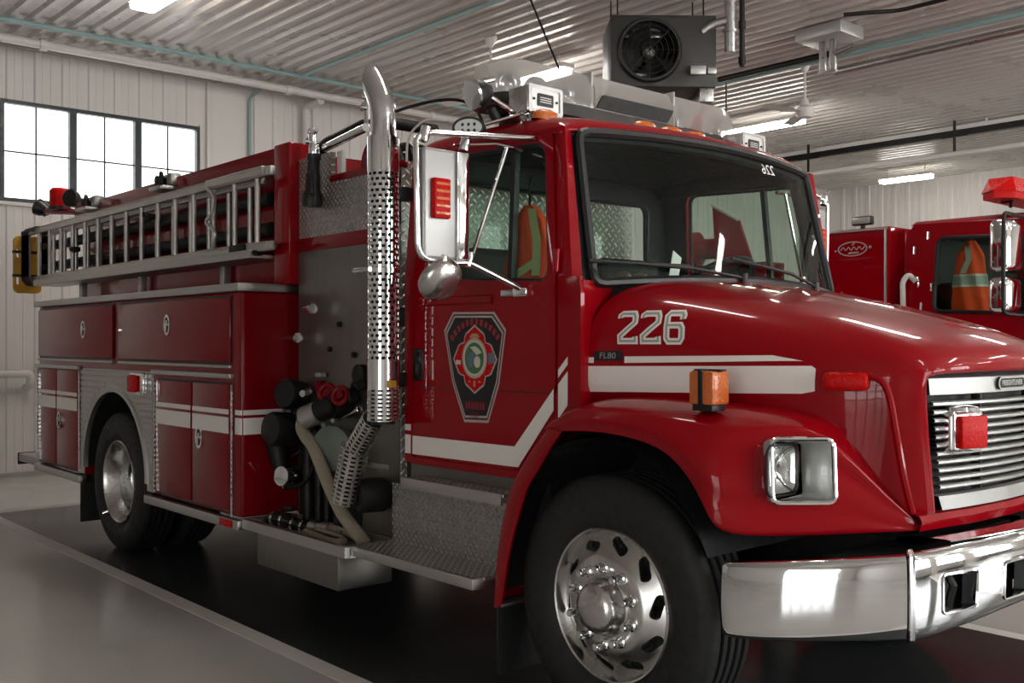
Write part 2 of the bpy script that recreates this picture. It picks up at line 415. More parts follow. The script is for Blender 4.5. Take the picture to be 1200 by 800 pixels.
# windows in the back wall
wy = (-.69, .095, .86, 1.645)
for k in range(3):
    y0, y1 = wy[k], wy[k+1]
    bm = B(); prism(bm, [(y0, WZ0), (y1, WZ0), (y1, WZ1), (y0, WZ1)], YZ(XB-.10), 0, .14, [[(y0+.04, WZ0+.045), (y1-.04, WZ0+.045), (y1-.04, WZ1-.045), (y0+.04, WZ1-.045)]])
    w = struct(obj('window_%d' % (k+1), bm, FRAMEM, smooth=0))
    bm = B(); box(bm, (XB-.05, y0+.03, WZ0+.03), (XB-.035, y1-.03, WZ1-.03)); obj('pane', bm, SKYPANE, w, smooth=0)
    bm = B(); ym = (y0+y1)/2; zm = (WZ0+WZ1)/2+.0
    box(bm, (XB-.034, ym-.009, WZ0+.04), (XB-.02, ym+.009, WZ1-.04)); box(bm, (XB-.034, y0+.04, zm-.009), (XB-.02, y1-.04, zm+.009)); obj('muntin', bm, FRAMEM, w, smooth=0)
bm = B(); box(bm, (XB-.1, WY1, WZ0-.02), (XB+.03, WY1+.05, WZ1+.03)); box(bm, (XB-.1, WY0-.05, WZ0-.04), (XB+.05, WY1+.05, WZ0)); struct(obj('trim_8', bm, PIPEW))

# ---- pipes and conduits
def pipe(name, pts, r, m, label, cat, n=10, rb=.08, couplers=()):
    bm = B(); tube(bm, bend(pts, rb), r, n); o = obj(name, bm, m); tag(o, label, cat)
    for p, q in couplers:
        bm = B(); cyl(bm, p, q, r*1.35, n); obj('coupling', bm, m, o)
    return o
pipe('header_pipe', [(-9.05, YN+.05, 4.765), (-9.05, 9.5, 4.765)], .05, PIPEW, 'long white pipe running along under the ceiling by the back wall', 'pipe',
     couplers=[((-9.05, y-.04, 4.765), (-9.05, y+.04, 4.765)) for y in (-.4, 2.6, 4.9)])
pipe('downspout', [(-9.12, 3.12, 4.72), (-9.5, 3.12, 4.70), (-9.5, 3.12, .0)], .055, PIPEW, 'white downpipe dropping along the back wall beyond the red truck body', 'pipe')
pipe('conduit', [(-8.52, YN+.05, 4.812), (-8.52, 9.5, 4.812)], .028, TEAL, 'pale teal conduit crossing the ceiling parallel to the window wall', 'conduit')
pipe('conduit', [(-8.45, 2.48, 4.816), (6, 2.48, 4.816)], .025, TEAL, 'teal conduit along the ceiling ribs above the ladder and exhaust stack', 'conduit')
pipe('conduit', [(-8.45, 6.66, 4.812), (6, 6.66, 4.812)], .03, TEAL, 'teal conduit along the ceiling right of the unit heater', 'conduit')
pipe('conduit', [(-9.1, 2.316, 4.80), (-9.56, 2.316, 4.70), (-9.56, 2.316, 1.2)], .022, TEAL, 'thin teal conduit running down the back wall right of the windows', 'conduit')
pipe('wall_rail', [(-9.42, YN+.4, 1.165), (-9.42, -.42, 1.165), (-9.42, -.42, 1.03), (-9.6, -.42, 1.0)], .045, PIPEW, 'white pipe with elbow on the back wall at the left edge', 'pipe', rb=.06)
pipe('gas_pipe', [(-5.2, 6.52, 4.815), (-3.55, 6.52, 4.815)], .034, IRON, 'straight black gas pipe under the ceiling between heater and ceiling box', 'pipe')
pipe('gas_pipe', [(-2.93, 3.86, 4.84), (-2.93, 3.86, 4.05)], .025, IRON, 'black gas pipe dropping beside the unit heater', 'pipe', rb=.03,
     couplers=[((-2.93, 3.86, 4.40), (-2.93, 3.86, 4.47)), ((-2.93, 3.86, 4.08), (-2.93, 3.86, 4.14))])
pipe('exhaust_duct_pipe', [(-3.6, 6.55, 4.60), (4, 6.35, 4.60)], .045, GALV, 'silvery pipe running to the top right under the ceiling', 'pipe')
pipe('conduit', [(-2.75, 5.30, 4.79), (-2.3, 5.6, 4.79), (1, 5.65, 4.79)], .02, IRON, 'thin black conduit bending at the top right ceiling', 'conduit', rb=.1)
pipe('hanging_cable', [(-4.6, 2.75, 4.84), (-4.25, 2.8, 4.1)], .010, IRON, 'thin dark cable hanging left of the unit heater', 'cable')
# door track on the far side
t = thing('door_track', 'long light door track with dark underside below the far ceiling', 'track', (0, 11.4, 4.76))
bm = B(); box(bm, (XB+.1, -.05, -.03), (5, .05, .03)); obj('rail', bm, PIPEW, t, smooth=0)
bm = B(); box(bm, (XB+.1, -.04, -.12), (5, .06, -.031)); obj('channel', bm, IRON, t, smooth=0)
for x in (-8, -6, -4, -2, 0, 2):
    bm = B(); box(bm, (x-.02, -.02, .03), (x+.02, .02, .09)); obj('hanger', bm, GALV, t, smooth=0)
t = thing('rail_light_bar', 'thin bright rail hanging below the door track on the far side', 'rail', (0, 11.2, 4.34))
bm = B(); tube(bm, [(-8.8, 0, 0), (2, 0, 0)], .04, 8); obj('rail', bm, PIPEW, t)
for x in (-6.9, -4.4, -2, 0):
    bm = B(); box(bm, (x-.015, -.015, .03), (x+.015, .015, .50)); box(bm, (x-.2, -.02, .25), (x+.2, .02, .28)); obj('hanger', bm, IRON, t, smooth=0)
# ---- fluorescent strip lights
def strip(x, y, z, L, w, label, group=None):
    t = thing('strip_light', label, 'ceiling light', (x, y, z), group)
    bm = B(); box(bm, (0, -w/2, .03), (L, w/2, .085), .008); obj('housing', bm, PIPEW, t)
    bm = B(); box(bm, (.02, -w/2+.012, -.035), (L-.02, w/2-.012, .034), .02); obj('diffuser', bm, TUBEL, t)
    for q in (.15, L-.15):
        bm = B(); cyl(bm, (q, 0, .08), (q, 0, ZC-z-.025), .006, 6); obj('hanger', bm, GALV, t)
    return t
strip(-7.0, -.13, 4.72, 1.5, .26, 'lit strip light at the top left above the windows')
strip(-6.9, 4.25, 4.62, 1.3, .2, 'lit strip light glowing behind the roof light bar')
strip(-6.75, 8.5, 4.60, 1.5, .2, 'lit strip light on the right beyond the heater')
strip(-7.4, 14.48, 4.60, 1.05, .2, 'small lit strip light farthest away against the far wall')
for x in (-1.6, 3.0, 7.0):
    for y in (-.2, 4.25, 8.5, 12.8):
        strip(x, y, 4.62, 1.3, .2, 'strip light over the front of the hall', 'strip lights over the front of the hall')
# ---- ceiling fans
def fan(x, y, zh, rot, label):
    t = thing('ceiling_fan', label, 'ceiling fan', (x, y, zh))
    bm = B(); lathe(bm, [(0, ZC-zh-.002), (.07, ZC-zh-.002), (.075, ZC-zh-.03), (.025, ZC-zh-.13), (0, ZC-zh-.13)], (0, 0, 0), n=20); obj('canopy', bm, PIPEW, t)
    bm = B(); cyl(bm, (0, 0, .1), (0, 0, ZC-zh-.1), .013, 10); obj('downrod', bm, PIPEW, t)
    bm = B(); lathe(bm, [(0, .17), (.03, .165), (.05, .12), (.06, .08), (.10, .05), (.11, -.02), (.09, -.06), (.03, -.075), (0, -.075)], (0, 0, 0), n=24); obj('motor', bm, PIPEW, t)
    for k in range(3):
        bm = B(); a = R(rot+120*k); M = Matrix.Rotation(a, 4, 'Z')
        rows = [[M @ Vector((r, s*w, h*s)) for s in (-1, 0, 1)] for r, w, h in ((.10, .025, .004), (.2, .03, .01), (.3, .06, .018), (.7, .065, .012))]
        grid(bm, rows); bmesh.ops.solidify(bm, geom=bm.faces[:], thickness=.006); obj('blade', bm, PIPEW, t)
fan(-5.85, 3.30, 4.22, 70, 'white ceiling fan hanging above the cab of the near truck')
fan(-4.15, 6.80, 4.27, 20, 'white ceiling fan hanging right of the unit heater')
# ---- unit heater
t = thing('unit_heater', 'dark unit heater with round fan guard hung below the ceiling', 'heater', (-3.43, 3.25, 3.86)); t.rotation_euler.z = R(-40)
bm = B(); box(bm, (-.7, -.42, 0), (0, .55, .66), .012)
h = obj('casing', bm, HEATER, t)
cb = B(); cyl(cb, (-.22, -.07, .33), (.2, -.07, .33), .27, 40); cut(h, cb)
bm = B(); lathe(bm, [(.255, 0), (.285, 0), (.30, .02), (.285, .05), (.262, .05), (.255, .02)], (0, -.07, .33), (1, 0, 0), 40); obj('fan_ring', bm, BLACK, t)
bm = B()
for r in (.07, .12, .17, .22): tube(bm, [(.045, -.07+r*math.cos(a), .33+r*math.sin(a)) for a in [2*PI*k/36 for k in range(36)]], .0035, 5, True)
for k in range(8): a = PI*k/4; cyl(bm, (.045, -.07, .33), (.045, -.07+.26*math.cos(a), .33+.26*math.sin(a)), .004, 5)
obj('guard', bm, IRON, t)
bm = B(); lathe(bm, [(0, .0), (.06, 0), (.06, .06), (.03, .09), (0, .09)], (-.1, -.07, .33), (1, 0, 0), 20); obj('motor', bm, GALV, t)
for k in range(4):
    bm = B(); M = Matrix.Translation((-.08, -.07, .33)) @ Matrix.Rotation(PI/2*k+.4, 4, 'X')
    grid(bm, [[M @ Vector((s*.03*w, s*.09*w, r)) for s in (-1, 0, 1)] for r, w in ((.05, .5), (.15, 1), (.24, 1.1))])
    bmesh.ops.solidify(bm, geom=bm.faces[:], thickness=.004); obj('fan_blade', bm, IRON, t)
bm = B()
for z in (.08, .14, .5, .56): box(bm, (-.19, -.3, z), (-.17, .16, z+.03), .004)
obj('louvre', bm, GALV, t)
bm = B(); box(bm, (-.65, .40, -.13), (-.02, .53, -.002), .01); obj('drip_tray', bm, GALV, t)
bm = B(); box(bm, (.0, .30, .10), (.07, .44, .18), .008); box(bm, (.0, .46, .11), (.05, .54, .17), .008); obj('control_box', bm, SILVERP, t)
for y in (-.35, .45):
    for x in (-.6, -.1):
        bm = B(); cyl(bm, (x, y, .65), (x, y, ZC-3.87-.03), .008, 6); obj('hanger', bm, IRON, t)
t = thing('flue_pipe', 'shiny silver flue pipe rising right of the unit heater', 'pipe', (-2.98, 3.75, 4.17))
bm = B(); cyl(bm, (0, 0, .0), (0, 0, .675), .052, 20); obj('riser', bm, GALV, t)
bm = B(); tube(bm, bend([(0, 0, .30), (-.12, -.1, .27), (-.2, -.16, .2)], .06), .04, 12); obj('elbow', bm, GALV, t)
bm = B(); cyl(bm, (0, 0, .18), (0, 0, .205), .07, 20); cyl(bm, (0, 0, .45), (0, 0, .47), .068, 20); obj('collar', bm, GALV, t)
# box on the ceiling with struts
t = thing('ceiling_box', 'grey metal box on the ceiling with two silver strut posts', 'ceiling box', (-3.2, 5.75, 4.62))
bm = B(); box(bm, (-.27, -.2, .10), (.27, .25, .23), .008); obj('casing', bm, SILVERP, t)
for dx in (-.06, .06):
    bm = B(); box(bm, (dx-.035, -.02, -.22), (dx+.035, .02, .10), .004); box(bm, (dx-.012, -.024, -.21), (dx+.012, -.019, .09)); obj('strut', bm, GALV, t)
bm = B(); box(bm, (-.1, -.03, -.24), (.1, .03, -.22), .004); obj('foot_plate', bm, GALV, t)
bm = B(); cyl(bm, (.08, 0, -.06), (.3, 0, -.02), .03, 10); obj('side_pipe', bm, GALV, t)
# ================================================================== THE NEAR FIRE TRUCK: chassis, wheels, body
T = thing('fire_truck', 'near red fire truck with 226 on its hood, parked in the dark floor bay', 'fire truck', (0, 0, 0))
def part(name, bm, m, p=None, **k): return obj(name, bm, m, p or T, **k)
# chassis
bm = B()
box(bm, (-6.3, -.42, .55), (.95, -.32, .80)); box(bm, (-6.3, .32, .55), (.95, .42, .80)); box(bm, (-1.3, -.3, .42), (.7, .3, .95), .03)
box(bm, (-6.3, -.32, .6), (-6.2, .32, .75)); box(bm, (-4.95, -.9, .40), (-4.6, .9, .62), .05); box(bm, (-.10, -.85, .42), (.10, .85, .56), .03)
box(bm, (.85, -.42, .55), (.95, .42, .8)); box(bm, (-6.0, -1.0, .50), (-2.8, 1.0, .56)); part('chassis', bm, CHASSIS)
# ---- wheels
TR = .505
def tire_bm(y, w, s):
    """tyre about an axle along Y at y (outer side s)"""
    bm = B(); h = w/2
    prof = [(.292, -h*.72), (.305, -h*.80), (.345, -h*.97), (.40, -h), (.445, -h*.97), (.478, -h*.90), (TR-.008, -h*.78), (TR, -h*.70)]
    for k in range(5):
        c = -h*.62+k*(1.24*h/4)
        if k: prof += [(TR-.014, c-.10*h), (TR-.014, c-.06*h), (TR, c-.055*h)]
        prof += [(TR, c+.10*h)]
    prof += [(TR, h*.70), (TR-.008, h*.78), (.478, h*.90), (.445, h*.97), (.40, h), (.345, h*.97), (.305, h*.80), (.292, h*.72)]
    lathe(bm, prof, (0, y, 0), (0, 1, 0), 72)
    return bm
def front_wheel(x, s):
    w = bpy.data.objects.new('front_wheel', None); COL.objects.link(w); w.parent = T; w.location = (x, 0, TR-.006)
    yo = s*1.05                                  # outer rim flange
    bm = tire_bm(yo-s*.115, .285, s); t = part('tire', bm, RUBBER, w)
    ax = (0, s, 0)
    bm = B(); lathe(bm, [(.298, -.012), (.303, .0), (.298, .006), (.291, .002), (.285, -.02), (.279, -.045), (.262, -.036), (.235, -.018), (.20, .010), (.185, .020), (.12, .022), (.118, .015), (0, .015), (0, -.06), (.27, -.065), (.298, -.012)], (0, yo, 0), ax, 80)
    bmesh.ops.remove_doubles(bm, verts=bm.verts[:], dist=.0003)
    rim = part('rim', bm, POLISH, w)
    cb = B()
    for k in range(10):
        a = R(36*k+8); c = Vector((.236*math.cos(a), 0, .236*math.sin(a))); tg = Vector((-math.sin(a), 0, math.cos(a))); rd = Vector((math.cos(a), 0, math.sin(a)))
        tg2 = (tg*.93+rd*.36).normalized(); rd2 = Vector((tg2.z, 0, -tg2.x))
        pl = rrect(-.047, .047, -.018, .018, .0175, 4)
        prism(cb, pl, lambda u, v, q: c+tg2*u+rd2*v+Vector((0, yo+q, 0)), -.12, .12)
    cut(rim, cb)
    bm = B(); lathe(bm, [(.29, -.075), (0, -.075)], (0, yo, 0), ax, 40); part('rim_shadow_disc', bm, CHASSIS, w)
    bm = B(); lathe(bm, [(.118, .015), (.108, .02), (.100, .05), (.098, .072), (.088, .09), (.06, .103), (.0, .109)], (0, yo, 0), ax, 40); part('hub_cap', bm, POLISH, w)
    for k in range(10):
        a = R(36*k+18); c = Vector((.149*math.cos(a), yo, .149*math.sin(a)))
        bm = B(); lathe(bm, [(.024, .018), (.024, .03), (.018, .034), (.0175, .068), (.013, .078), (0, .08)], c, ax, 14); part('lug_nut', bm, CHROME, w)
    return w
front_wheel(0, -1); front_wheel(0, 1)
def rear_wheel(x, s):
    w = bpy.data.objects.new('rear_wheel', None); COL.objects.link(w); w.parent = T; w.location = (x, 0, TR-.006)
    yo = s*1.17; ax = (0, s, 0)
    part('tire', tire_bm(yo-s*.125, .285, s), RUBBER, w); part('tire', tire_bm(yo-s*.47, .285, s), RUBBER, w)
    bm = B(); lathe(bm, [(.298, -.015), (.302, .0), (.296, .005), (.289, .0), (.283, -.02), (.270, -.035), (.264, -.09), (.258, -.10), (.256, -.13), (.252, -.20), (.235, -.225), (.15, -.23), (.148, -.22), (0, -.22), (0, -.26), (.298, -.26)], (0, yo, 0), ax, 64); part('rim', bm, POLISH, w)
    bm = B(); lathe(bm, [(.11, -.225), (.105, -.15), (.095, -.125), (.07, -.112), (0, -.11)], (0, yo, 0), ax, 32); part('hub_cap', bm, CHROME, w)
    for k in range(10):
        a = R(36*k); bm = B(); lathe(bm, [(.019, -.225), (.019, -.21), (.014, -.205), (.013, -.17), (0, -.168)], (.165*math.cos(a), yo, .165*math.sin(a)), ax, 10); part('lug_nut', bm, CHROME, w)
    bm = B(); lathe(bm, [(0, 0), (.012, 0), (.012, .04), (0, .045)], (-.2, yo, -.24), (-.5, s*.8, -.4), 10); part('valve_stem', bm, CHROME, w)
XR = -4.78
rear_wheel(XR, -1); rear_wheel(XR, 1)
# ---- lower body with side compartments
S = -1.22
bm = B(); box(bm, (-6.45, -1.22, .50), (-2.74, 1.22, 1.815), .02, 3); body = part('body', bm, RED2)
cb = B()
for s in (-1, 1):
    pl = [(XR+.06+.61*math.cos(a), .56+.61*math.sin(a)) for a in [PI*k/32 for k in range(33)]]+[(XR+.06-.61, .2), (XR+.06+.61, .2)]
    prism(cb, pl, XZ(0), s*1.4, s*.45)
cut(body, cb)
for s in (-1, 1):
    f = XZ(s*1.222)
    arch = [(XR+.06+.61*math.cos(a), .56+.61*math.sin(a)) for a in [PI-PI*k/32 for k in range(33)]]
    # ribbed aluminium panel round the wheel arch
    bm = B(); prism(bm, [(-5.43, .51)]+[(XR+.06-.61, .51)]+arch+[(XR+.06+.61, .51), (-4.0, .51), (-4.0, 1.32), (-5.36, 1.32)], f, -.001*s, .003*s)
    pn = part('wheel_panel', bm, ALU)
    for k in range(12):
        z = .62+.058*k; bm2 = B()
    # bright arch trim ring
    bm = B(); rows = []
    for a in [PI-PI*k/40 for k in range(41)]:
        c, q = math.cos(a), math.sin(a); X = XR+.06
        rows.append([(X+r*c, s*yy, .56+r*q) for r, yy in ((.60, 1.20), (.60, 1.238), (.63, 1.238), (.645, 1.225))])
    grid(bm, rows); part('arch_trim', bm, ALU)
    bm = B(); rows = []
    for a in [PI-PI*k/24 for k in range(25)]:
        c, q = math.cos(a), math.sin(a); X = XR+.06
        rows.append([(X+.607*c, s*1.21, .56+.607*q), (X+.607*c, s*.5, .56+.607*q)])
    grid(bm, rows); part('wheel_well', bm, CHASSIS)
    # rub rail
    bm = B(); box(bm, (-4.12, min(s*1.20, s*1.245), .43), (-2.74, max(s*1.20, s*1.245), .487), .006); part('rub_rail', bm, ALU)
    bm = B(); box(bm, (-6.50, min(s*1.18, s*1.245), .43), (-5.40, max(s*1.18, s*1.245), .49), .006); part('rub_rail', bm, ALU)
    # top shelf edge
    bm = B(); box(bm, (-6.50, min(s*.86, s*1.25), 1.815), (-2.72, max(s*.86, s*1.25), 1.862), .005); part('shelf_trim', bm, ALU)
    # mud flap behind rear wheel
    bm = B(); box(bm, (-5.47, min(s*.78, s*1.21), .12), (-5.45, max(s*.78, s*1.21), .60), .004); part('mud_flap', bm, RUBBER)
bm = B()
for k in range(11): z = .565+.068*k; 
bm.free()
# ribs on the visible wheel panel
pn_bm = B()
for k in range(18):
    z = .54+.043*k
    for x0, x1 in ((-5.40, -4.01),):
        # split at arch
        dz = (.645**2-(z-.56)**2) if abs(z-.56) < .645 else -1
        if dz > 0:
            hx = math.sqrt(dz)+.01
            if XR+.06-hx > x0+.02: box(pn_bm, (x0, -1.229, z), (XR+.06-hx, -1.224, z+.036), .006, 1)
            box(pn_bm, (XR+.06+hx, -1.229, z), (x1, -1.224, z+.036), .006, 1)
        elif z < 1.30: box(pn_bm, (x0, -1.229, z), (x1, -1.224, z+.036), .006, 1)
part('wheel_panel_ribs', pn_bm, ALU)
# ---- compartment doors (right side, seen)
def latch(p, x, z):
    bm = B(); 
    prism(bm, ell(x, z, .046, .068), XZ(S-.020), -.008, .004, [ell(x, z, .031, .052)]); l = obj('latch', bm, CHROME, T)
    bm = B(); prism(bm, ell(x, z, .034, .055), XZ(S-.0195), -.002, .002); obj('latch_dish', bm, BLACK, l)
    bm = B(); box(bm, (x-.030, S-.03, z-.008), (x+.030, S-.02, z+.010), .004); tube(bm, [(x-.006, S-.03, z-.045), (x, S-.034, z-.01), (x+.012, S-.03, z+.03)], .009, 8); obj('latch_handle', bm, CHROME, l)
def hinge(p, x, z0, z1):
    h = None; bm = B(); n = int((z1-z0)/.034)
    for k in range(n):
        z = z0+k*.034
        cyl(bm, (x, S-.016, z), (x, S-.016, z+.018), .007, 8)
    box(bm, (x-.004, S-.021, z0), (x+.004, S-.012, z1))
    return obj('hinge', bm, POLISH, p)
def cdoor(x0, x1, z0, z1, lx, lz):
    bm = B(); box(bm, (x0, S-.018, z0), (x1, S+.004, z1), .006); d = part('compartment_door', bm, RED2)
    bm = B(); 
    prism(bm, [(x0-.012, z0-.012), (x1+.012, z0-.012), (x1+.012, z1+.012), (x0-.012, z1+.012)], XZ(S-.003), -.001, .004, [[(x0+.006, z0+.006), (x1-.006, z0+.006), (x1-.006, z1-.006), (x0+.006, z1-.006)]]); obj('door_seal', bm, BLACK, d)
    if lz < 5: latch(d, lx, lz)
    return d
d = cdoor(-6.41, -4.72, 1.40, 1.785, -5.30, 1.615)
d = cdoor(-4.60, -2.86, 1.40, 1.785, -3.735, 1.63)
for x0, x1 in ((-6.42, -4.72), (-4.60, -2.85)):
    bm = B(); box(bm, (x0, S-.024, 1.366), (x1, S-.001, 1.384), .004); part('door_hinge_strip', bm, ALU)
d = cdoor(-6.41, -5.955, .53, 1.30, -5.93, 10); d2 = cdoor(-5.935, -5.44, .53, 1.30, -5.86, .89)
d3 = cdoor(-3.93, -3.385, .53, 1.27, -3.30, 10); d4 = cdoor(-3.365, -2.86, .53, 1.27, -3.255, .935)
hinge(d, -6.435, .52, 1.30); hinge(d2, -5.415, .52, 1.30); hinge(d3, -3.955, .52, 1.27); hinge(d4, -2.832, .50, 1.27)
for x0, x1 in ((-6.45, -5.42), (-3.98, -2.82)):
    bm = B(); box(bm, (x0, S-.035, 1.305), (x1, S-.001, 1.335), .006); part('drip_strip', bm, ALU)
# white reflective stripes on the body
def stripe(x0, x1, z0, z1, y=S-.0205):
    bm = B(); box(bm, (x0, y, z0), (x1, y+.002, z1)); return part('white_stripe', bm, WHITE, smooth=0)
for x0, x1 in ((-6.40, -5.96), (-5.93, -5.455), (-3.925, -3.39), (-3.36, -2.865)):
    stripe(x0, x1, 1.095, 1.124); stripe(x0, x1, .982, 1.078)
for x0, x1 in ((-5.40, -5.37), (-3.995, -3.975), (-2.815, -2.765)):
    stripe(x0, x1, 1.095, 1.124, S-.0025); stripe(x0, x1, .982, 1.078, S-.0025)
for z0, z1 in ((1.095, 1.124), (.982, 1.078)):
    bm = B(); rows = []
    pts = [(-2.765, -1.2225), (-2.748, -1.217), (-2.7405, -1.205), (-2.7375, -1.19), (-2.7375, -.90)]
    grid(bm, [[(x, y, z0) for x, y in pts], [(x, y, z1) for x, y in pts]]); part('white_stripe', bm, WHITE)
# side marker lamp above wheel, lower amber/red reflector
bm = B(); box(bm, (-4.32, S-.045, 1.16), (-4.10, S-.006, 1.31), .012); lm = part('marker_lamp', bm, CHROME)
bm = B(); box(bm, (-4.30, S-.075, 1.175), (-4.16, S-.045, 1.295), .014); obj('lens', bm, REDLENS, lm)
bm = B(); box(bm, (-2.96, S-.032, .438), (-2.80, S-.025, .482), .003); part('reflector', bm, REDLENS)
# rear step and rail
bm = B(); box(bm, (-7.10, -1.2, .45), (-6.45, 1.2, .52), .008); part('tailboard', bm, DPXY)
bm = B(); box(bm, (-7.115, -1.205, .42), (-7.09, 1.205, .525), .006); part('tailboard_edge', bm, CHASSIS)
# ---- upper body (tank and hose bed)
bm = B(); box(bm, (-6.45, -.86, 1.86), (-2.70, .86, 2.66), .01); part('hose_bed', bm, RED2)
for s in (-1, 1):
    bm = B(); box(bm, (-6.45, min(s*.84, s*.93), 2.575), (-2.84, max(s*.84, s*.93), 2.70), .012); part('hose_bed_rail', bm, RED2)
    bm = B(); box(bm, (-2.85, min(s*.80, s*.955), 1.862), (-2.665, max(s*.80, s*.955), 2.705), .012); part('corner_post', bm, RED)
bm = B(); box(bm, (-2.80, -.84, 1.86), (-2.665, .84, 2.64), .01); part('hose_bed_front', bm, RED)
# ladder clamps on the rail
for x, l in ((-4.42, .22), (-5.95, .24)):
    c = None
    bm = B(); box(bm, (x-l/2, -1.05, 2.60), (x+l/2, -.86, 2.63), .008); box(bm, (x+.02, -.98, 2.63), (x+l/2, -.88, 2.73), .03); c = part('ladder_clamp', bm, ALU)
    bm = B(); cyl(bm, (x-.07, -1.0, 2.66), (x-.07, -.92, 2.70), .035, 12); cyl(bm, (x-.02, -1.03, 2.68), (x-.02, -.95, 2.68), .03, 12, .005); tube(bm, spline([(x-.02, -.98, 2.68), (x+.05, -1.02, 2.72), (x+.1, -1.04, 2.62)]), .014, 8); obj('clamp_knob', bm, IRON, c)
# ladder rack rails under the ladders
bm = B(); box(bm, (-7.0, -1.10, 2.02), (-2.86, -.86, 2.045), .004); box(bm, (-7.0, -1.105, 2.02), (-2.86, -1.09, 2.07), .003); part('ladder_rack', bm, ALU)
for x in (-3.6, -5.0, -6.3):
    bm = B(); box(bm, (x-.03, -.93, 1.862), (x+.03, -.88, 2.02), .004); part('rack_post', bm, ALU)
# rear red warning beacon and work lights on arm
bm = B(); tube(bm, [(-6.45, -.75, 2.66), (-7.3, -.90, 2.74)], .03, 8); arm = part('beacon_arm', bm, RED2)
bm = B(); lathe(bm, [(0, 0), (.085, 0), (.088, .02), (.088, .16), (.07, .18), (0, .18)], (-7.05, -.86, 2.745), (0, 0, 1), 24); be = part('beacon', bm, REDLENS)
bm = B(); lathe(bm, [(0, -.02), (.095, -.02), (.095, .012), (0, .012)], (-7.05, -.86, 2.745), (0, 0, 1), 24); obj('beacon_base', bm, BLACK, be)
for p, d in (((-7.42, -.92, 2.78), (-.5, -.6, .35)), ((-6.72, -.86, 2.80), (.6, -.8, .1))):
    bm = B(); lathe(bm, [(0, -.10), (.04, -.09), (.075, -.02), (.08, .03), (.07, .04), (0, .03)], p, d, 20); wl = part('work_light', bm, BLACK)
    bm = B(); tube(bm, [p, (p[0]+.04, p[1]+.03, p[2]-.08)], .012, 6); obj('light_bracket', bm, IRON, wl)
# ---- pump module
bm = B(); box(bm, (-2.66, -.885, .50), (-1.62, .885, 2.05)); part('pump_house', bm, STEEL)
bm = B(); box(bm, (-2.66, -.892, .50), (-1.625, -.886, 2.05)); part('pump_panel', bm, STEEL, smooth=0)
bm = B(); box(bm, (-2.665, -.90, 2.05), (-1.665, .90, 2.13), .006); part('red_band', bm, RED2)
bm = B(); box(bm, (-2.66, -.888, 2.13), (-1.62, -.86, 2.44)); part('crosslay_side', bm, DPXZ, smooth=0)
bm = B(); box(bm, (-2.60, -.86, 2.13), (-1.66, .86, 2.40)); part('crosslay_box', bm, DARK, smooth=0)
bm = B(); box(bm, (-1.66, -.888, .50), (-1.615, .888, 2.46)); part('module_front', bm, DPYZ, smooth=0)
bm = B(); box(bm, (-2.30, -.90, 2.425), (-1.61, -.85, 2.465), .006); part('crosslay_rail', bm, RED2)
bm = B(); box(bm, (-2.66, -.888, 2.44), (-2.30, -.86, 2.60)); part('reel_side', bm, DPXZ, smooth=0)
# booster hose reel on top of the module
bm = B(); lathe(bm, [(0, -.36), (.09, -.36), (.09, .36), (0, .36)], (-2.02, -.36, 2.50), (0, 1, 0), 28); rl = part('hose_reel', bm, IRON)
for y in (-.76, .02):
    bm = B(); lathe(bm, [(0, -.012), (.155, -.012), (.16, 0), (.155, .012), (0, .012)], (-2.02, y, 2.51), (0, 1, 0), 36); obj('reel_flange', bm, RED2, rl)
for k in range(7):
    bm = B(); y = -.70+.1*k; tube(bm, [(-2.02+.115*math.cos(a), y+.006*a, 2.51+.115*math.sin(a)) for a in [2*PI*j/28 for j in range(29)]], .026, 8); obj('hose_turn', bm, IRON, rl)
bm = B(); box(bm, (-2.27, -.87, 2.44), (-2.22, -.84, 2.60), .004); part('reel_post', bm, PIPEW)
bm = B(); tube(bm, bend([(-2.53, -.86, 2.42), (-2.47, -.86, 2.66), (-1.92, -.86, 2.72), (-1.90, -.45, 2.72)], .12, 6), .032, 12); part('roller_guide', bm, IRON)
bm = B(); cyl(bm, (-2.34, -.905, 2.625), (-1.92, -.905, 2.675), .024, 12); part('roller', bm, CHROME)
for x, z in ((-2.56, 2.66), (-1.97, 2.76)):
    bm = B(); cyl(bm, (x, -.86, z-.08), (x, -.86, z+.08), .022, 12); cyl(bm, (x-.05, -.86, z+.06), (x+.05, -.86, z+.10), .014, 10); cyl(bm, (x, -.91, z+.03), (x, -.81, z+.03), .016, 10); lathe(bm, [(0, 0), (.03, .0), (.03, .02), (0, .03)], (x, -.86, z+.09), (0, 0, 1), 12); part('relief_valve', bm, CHROME)
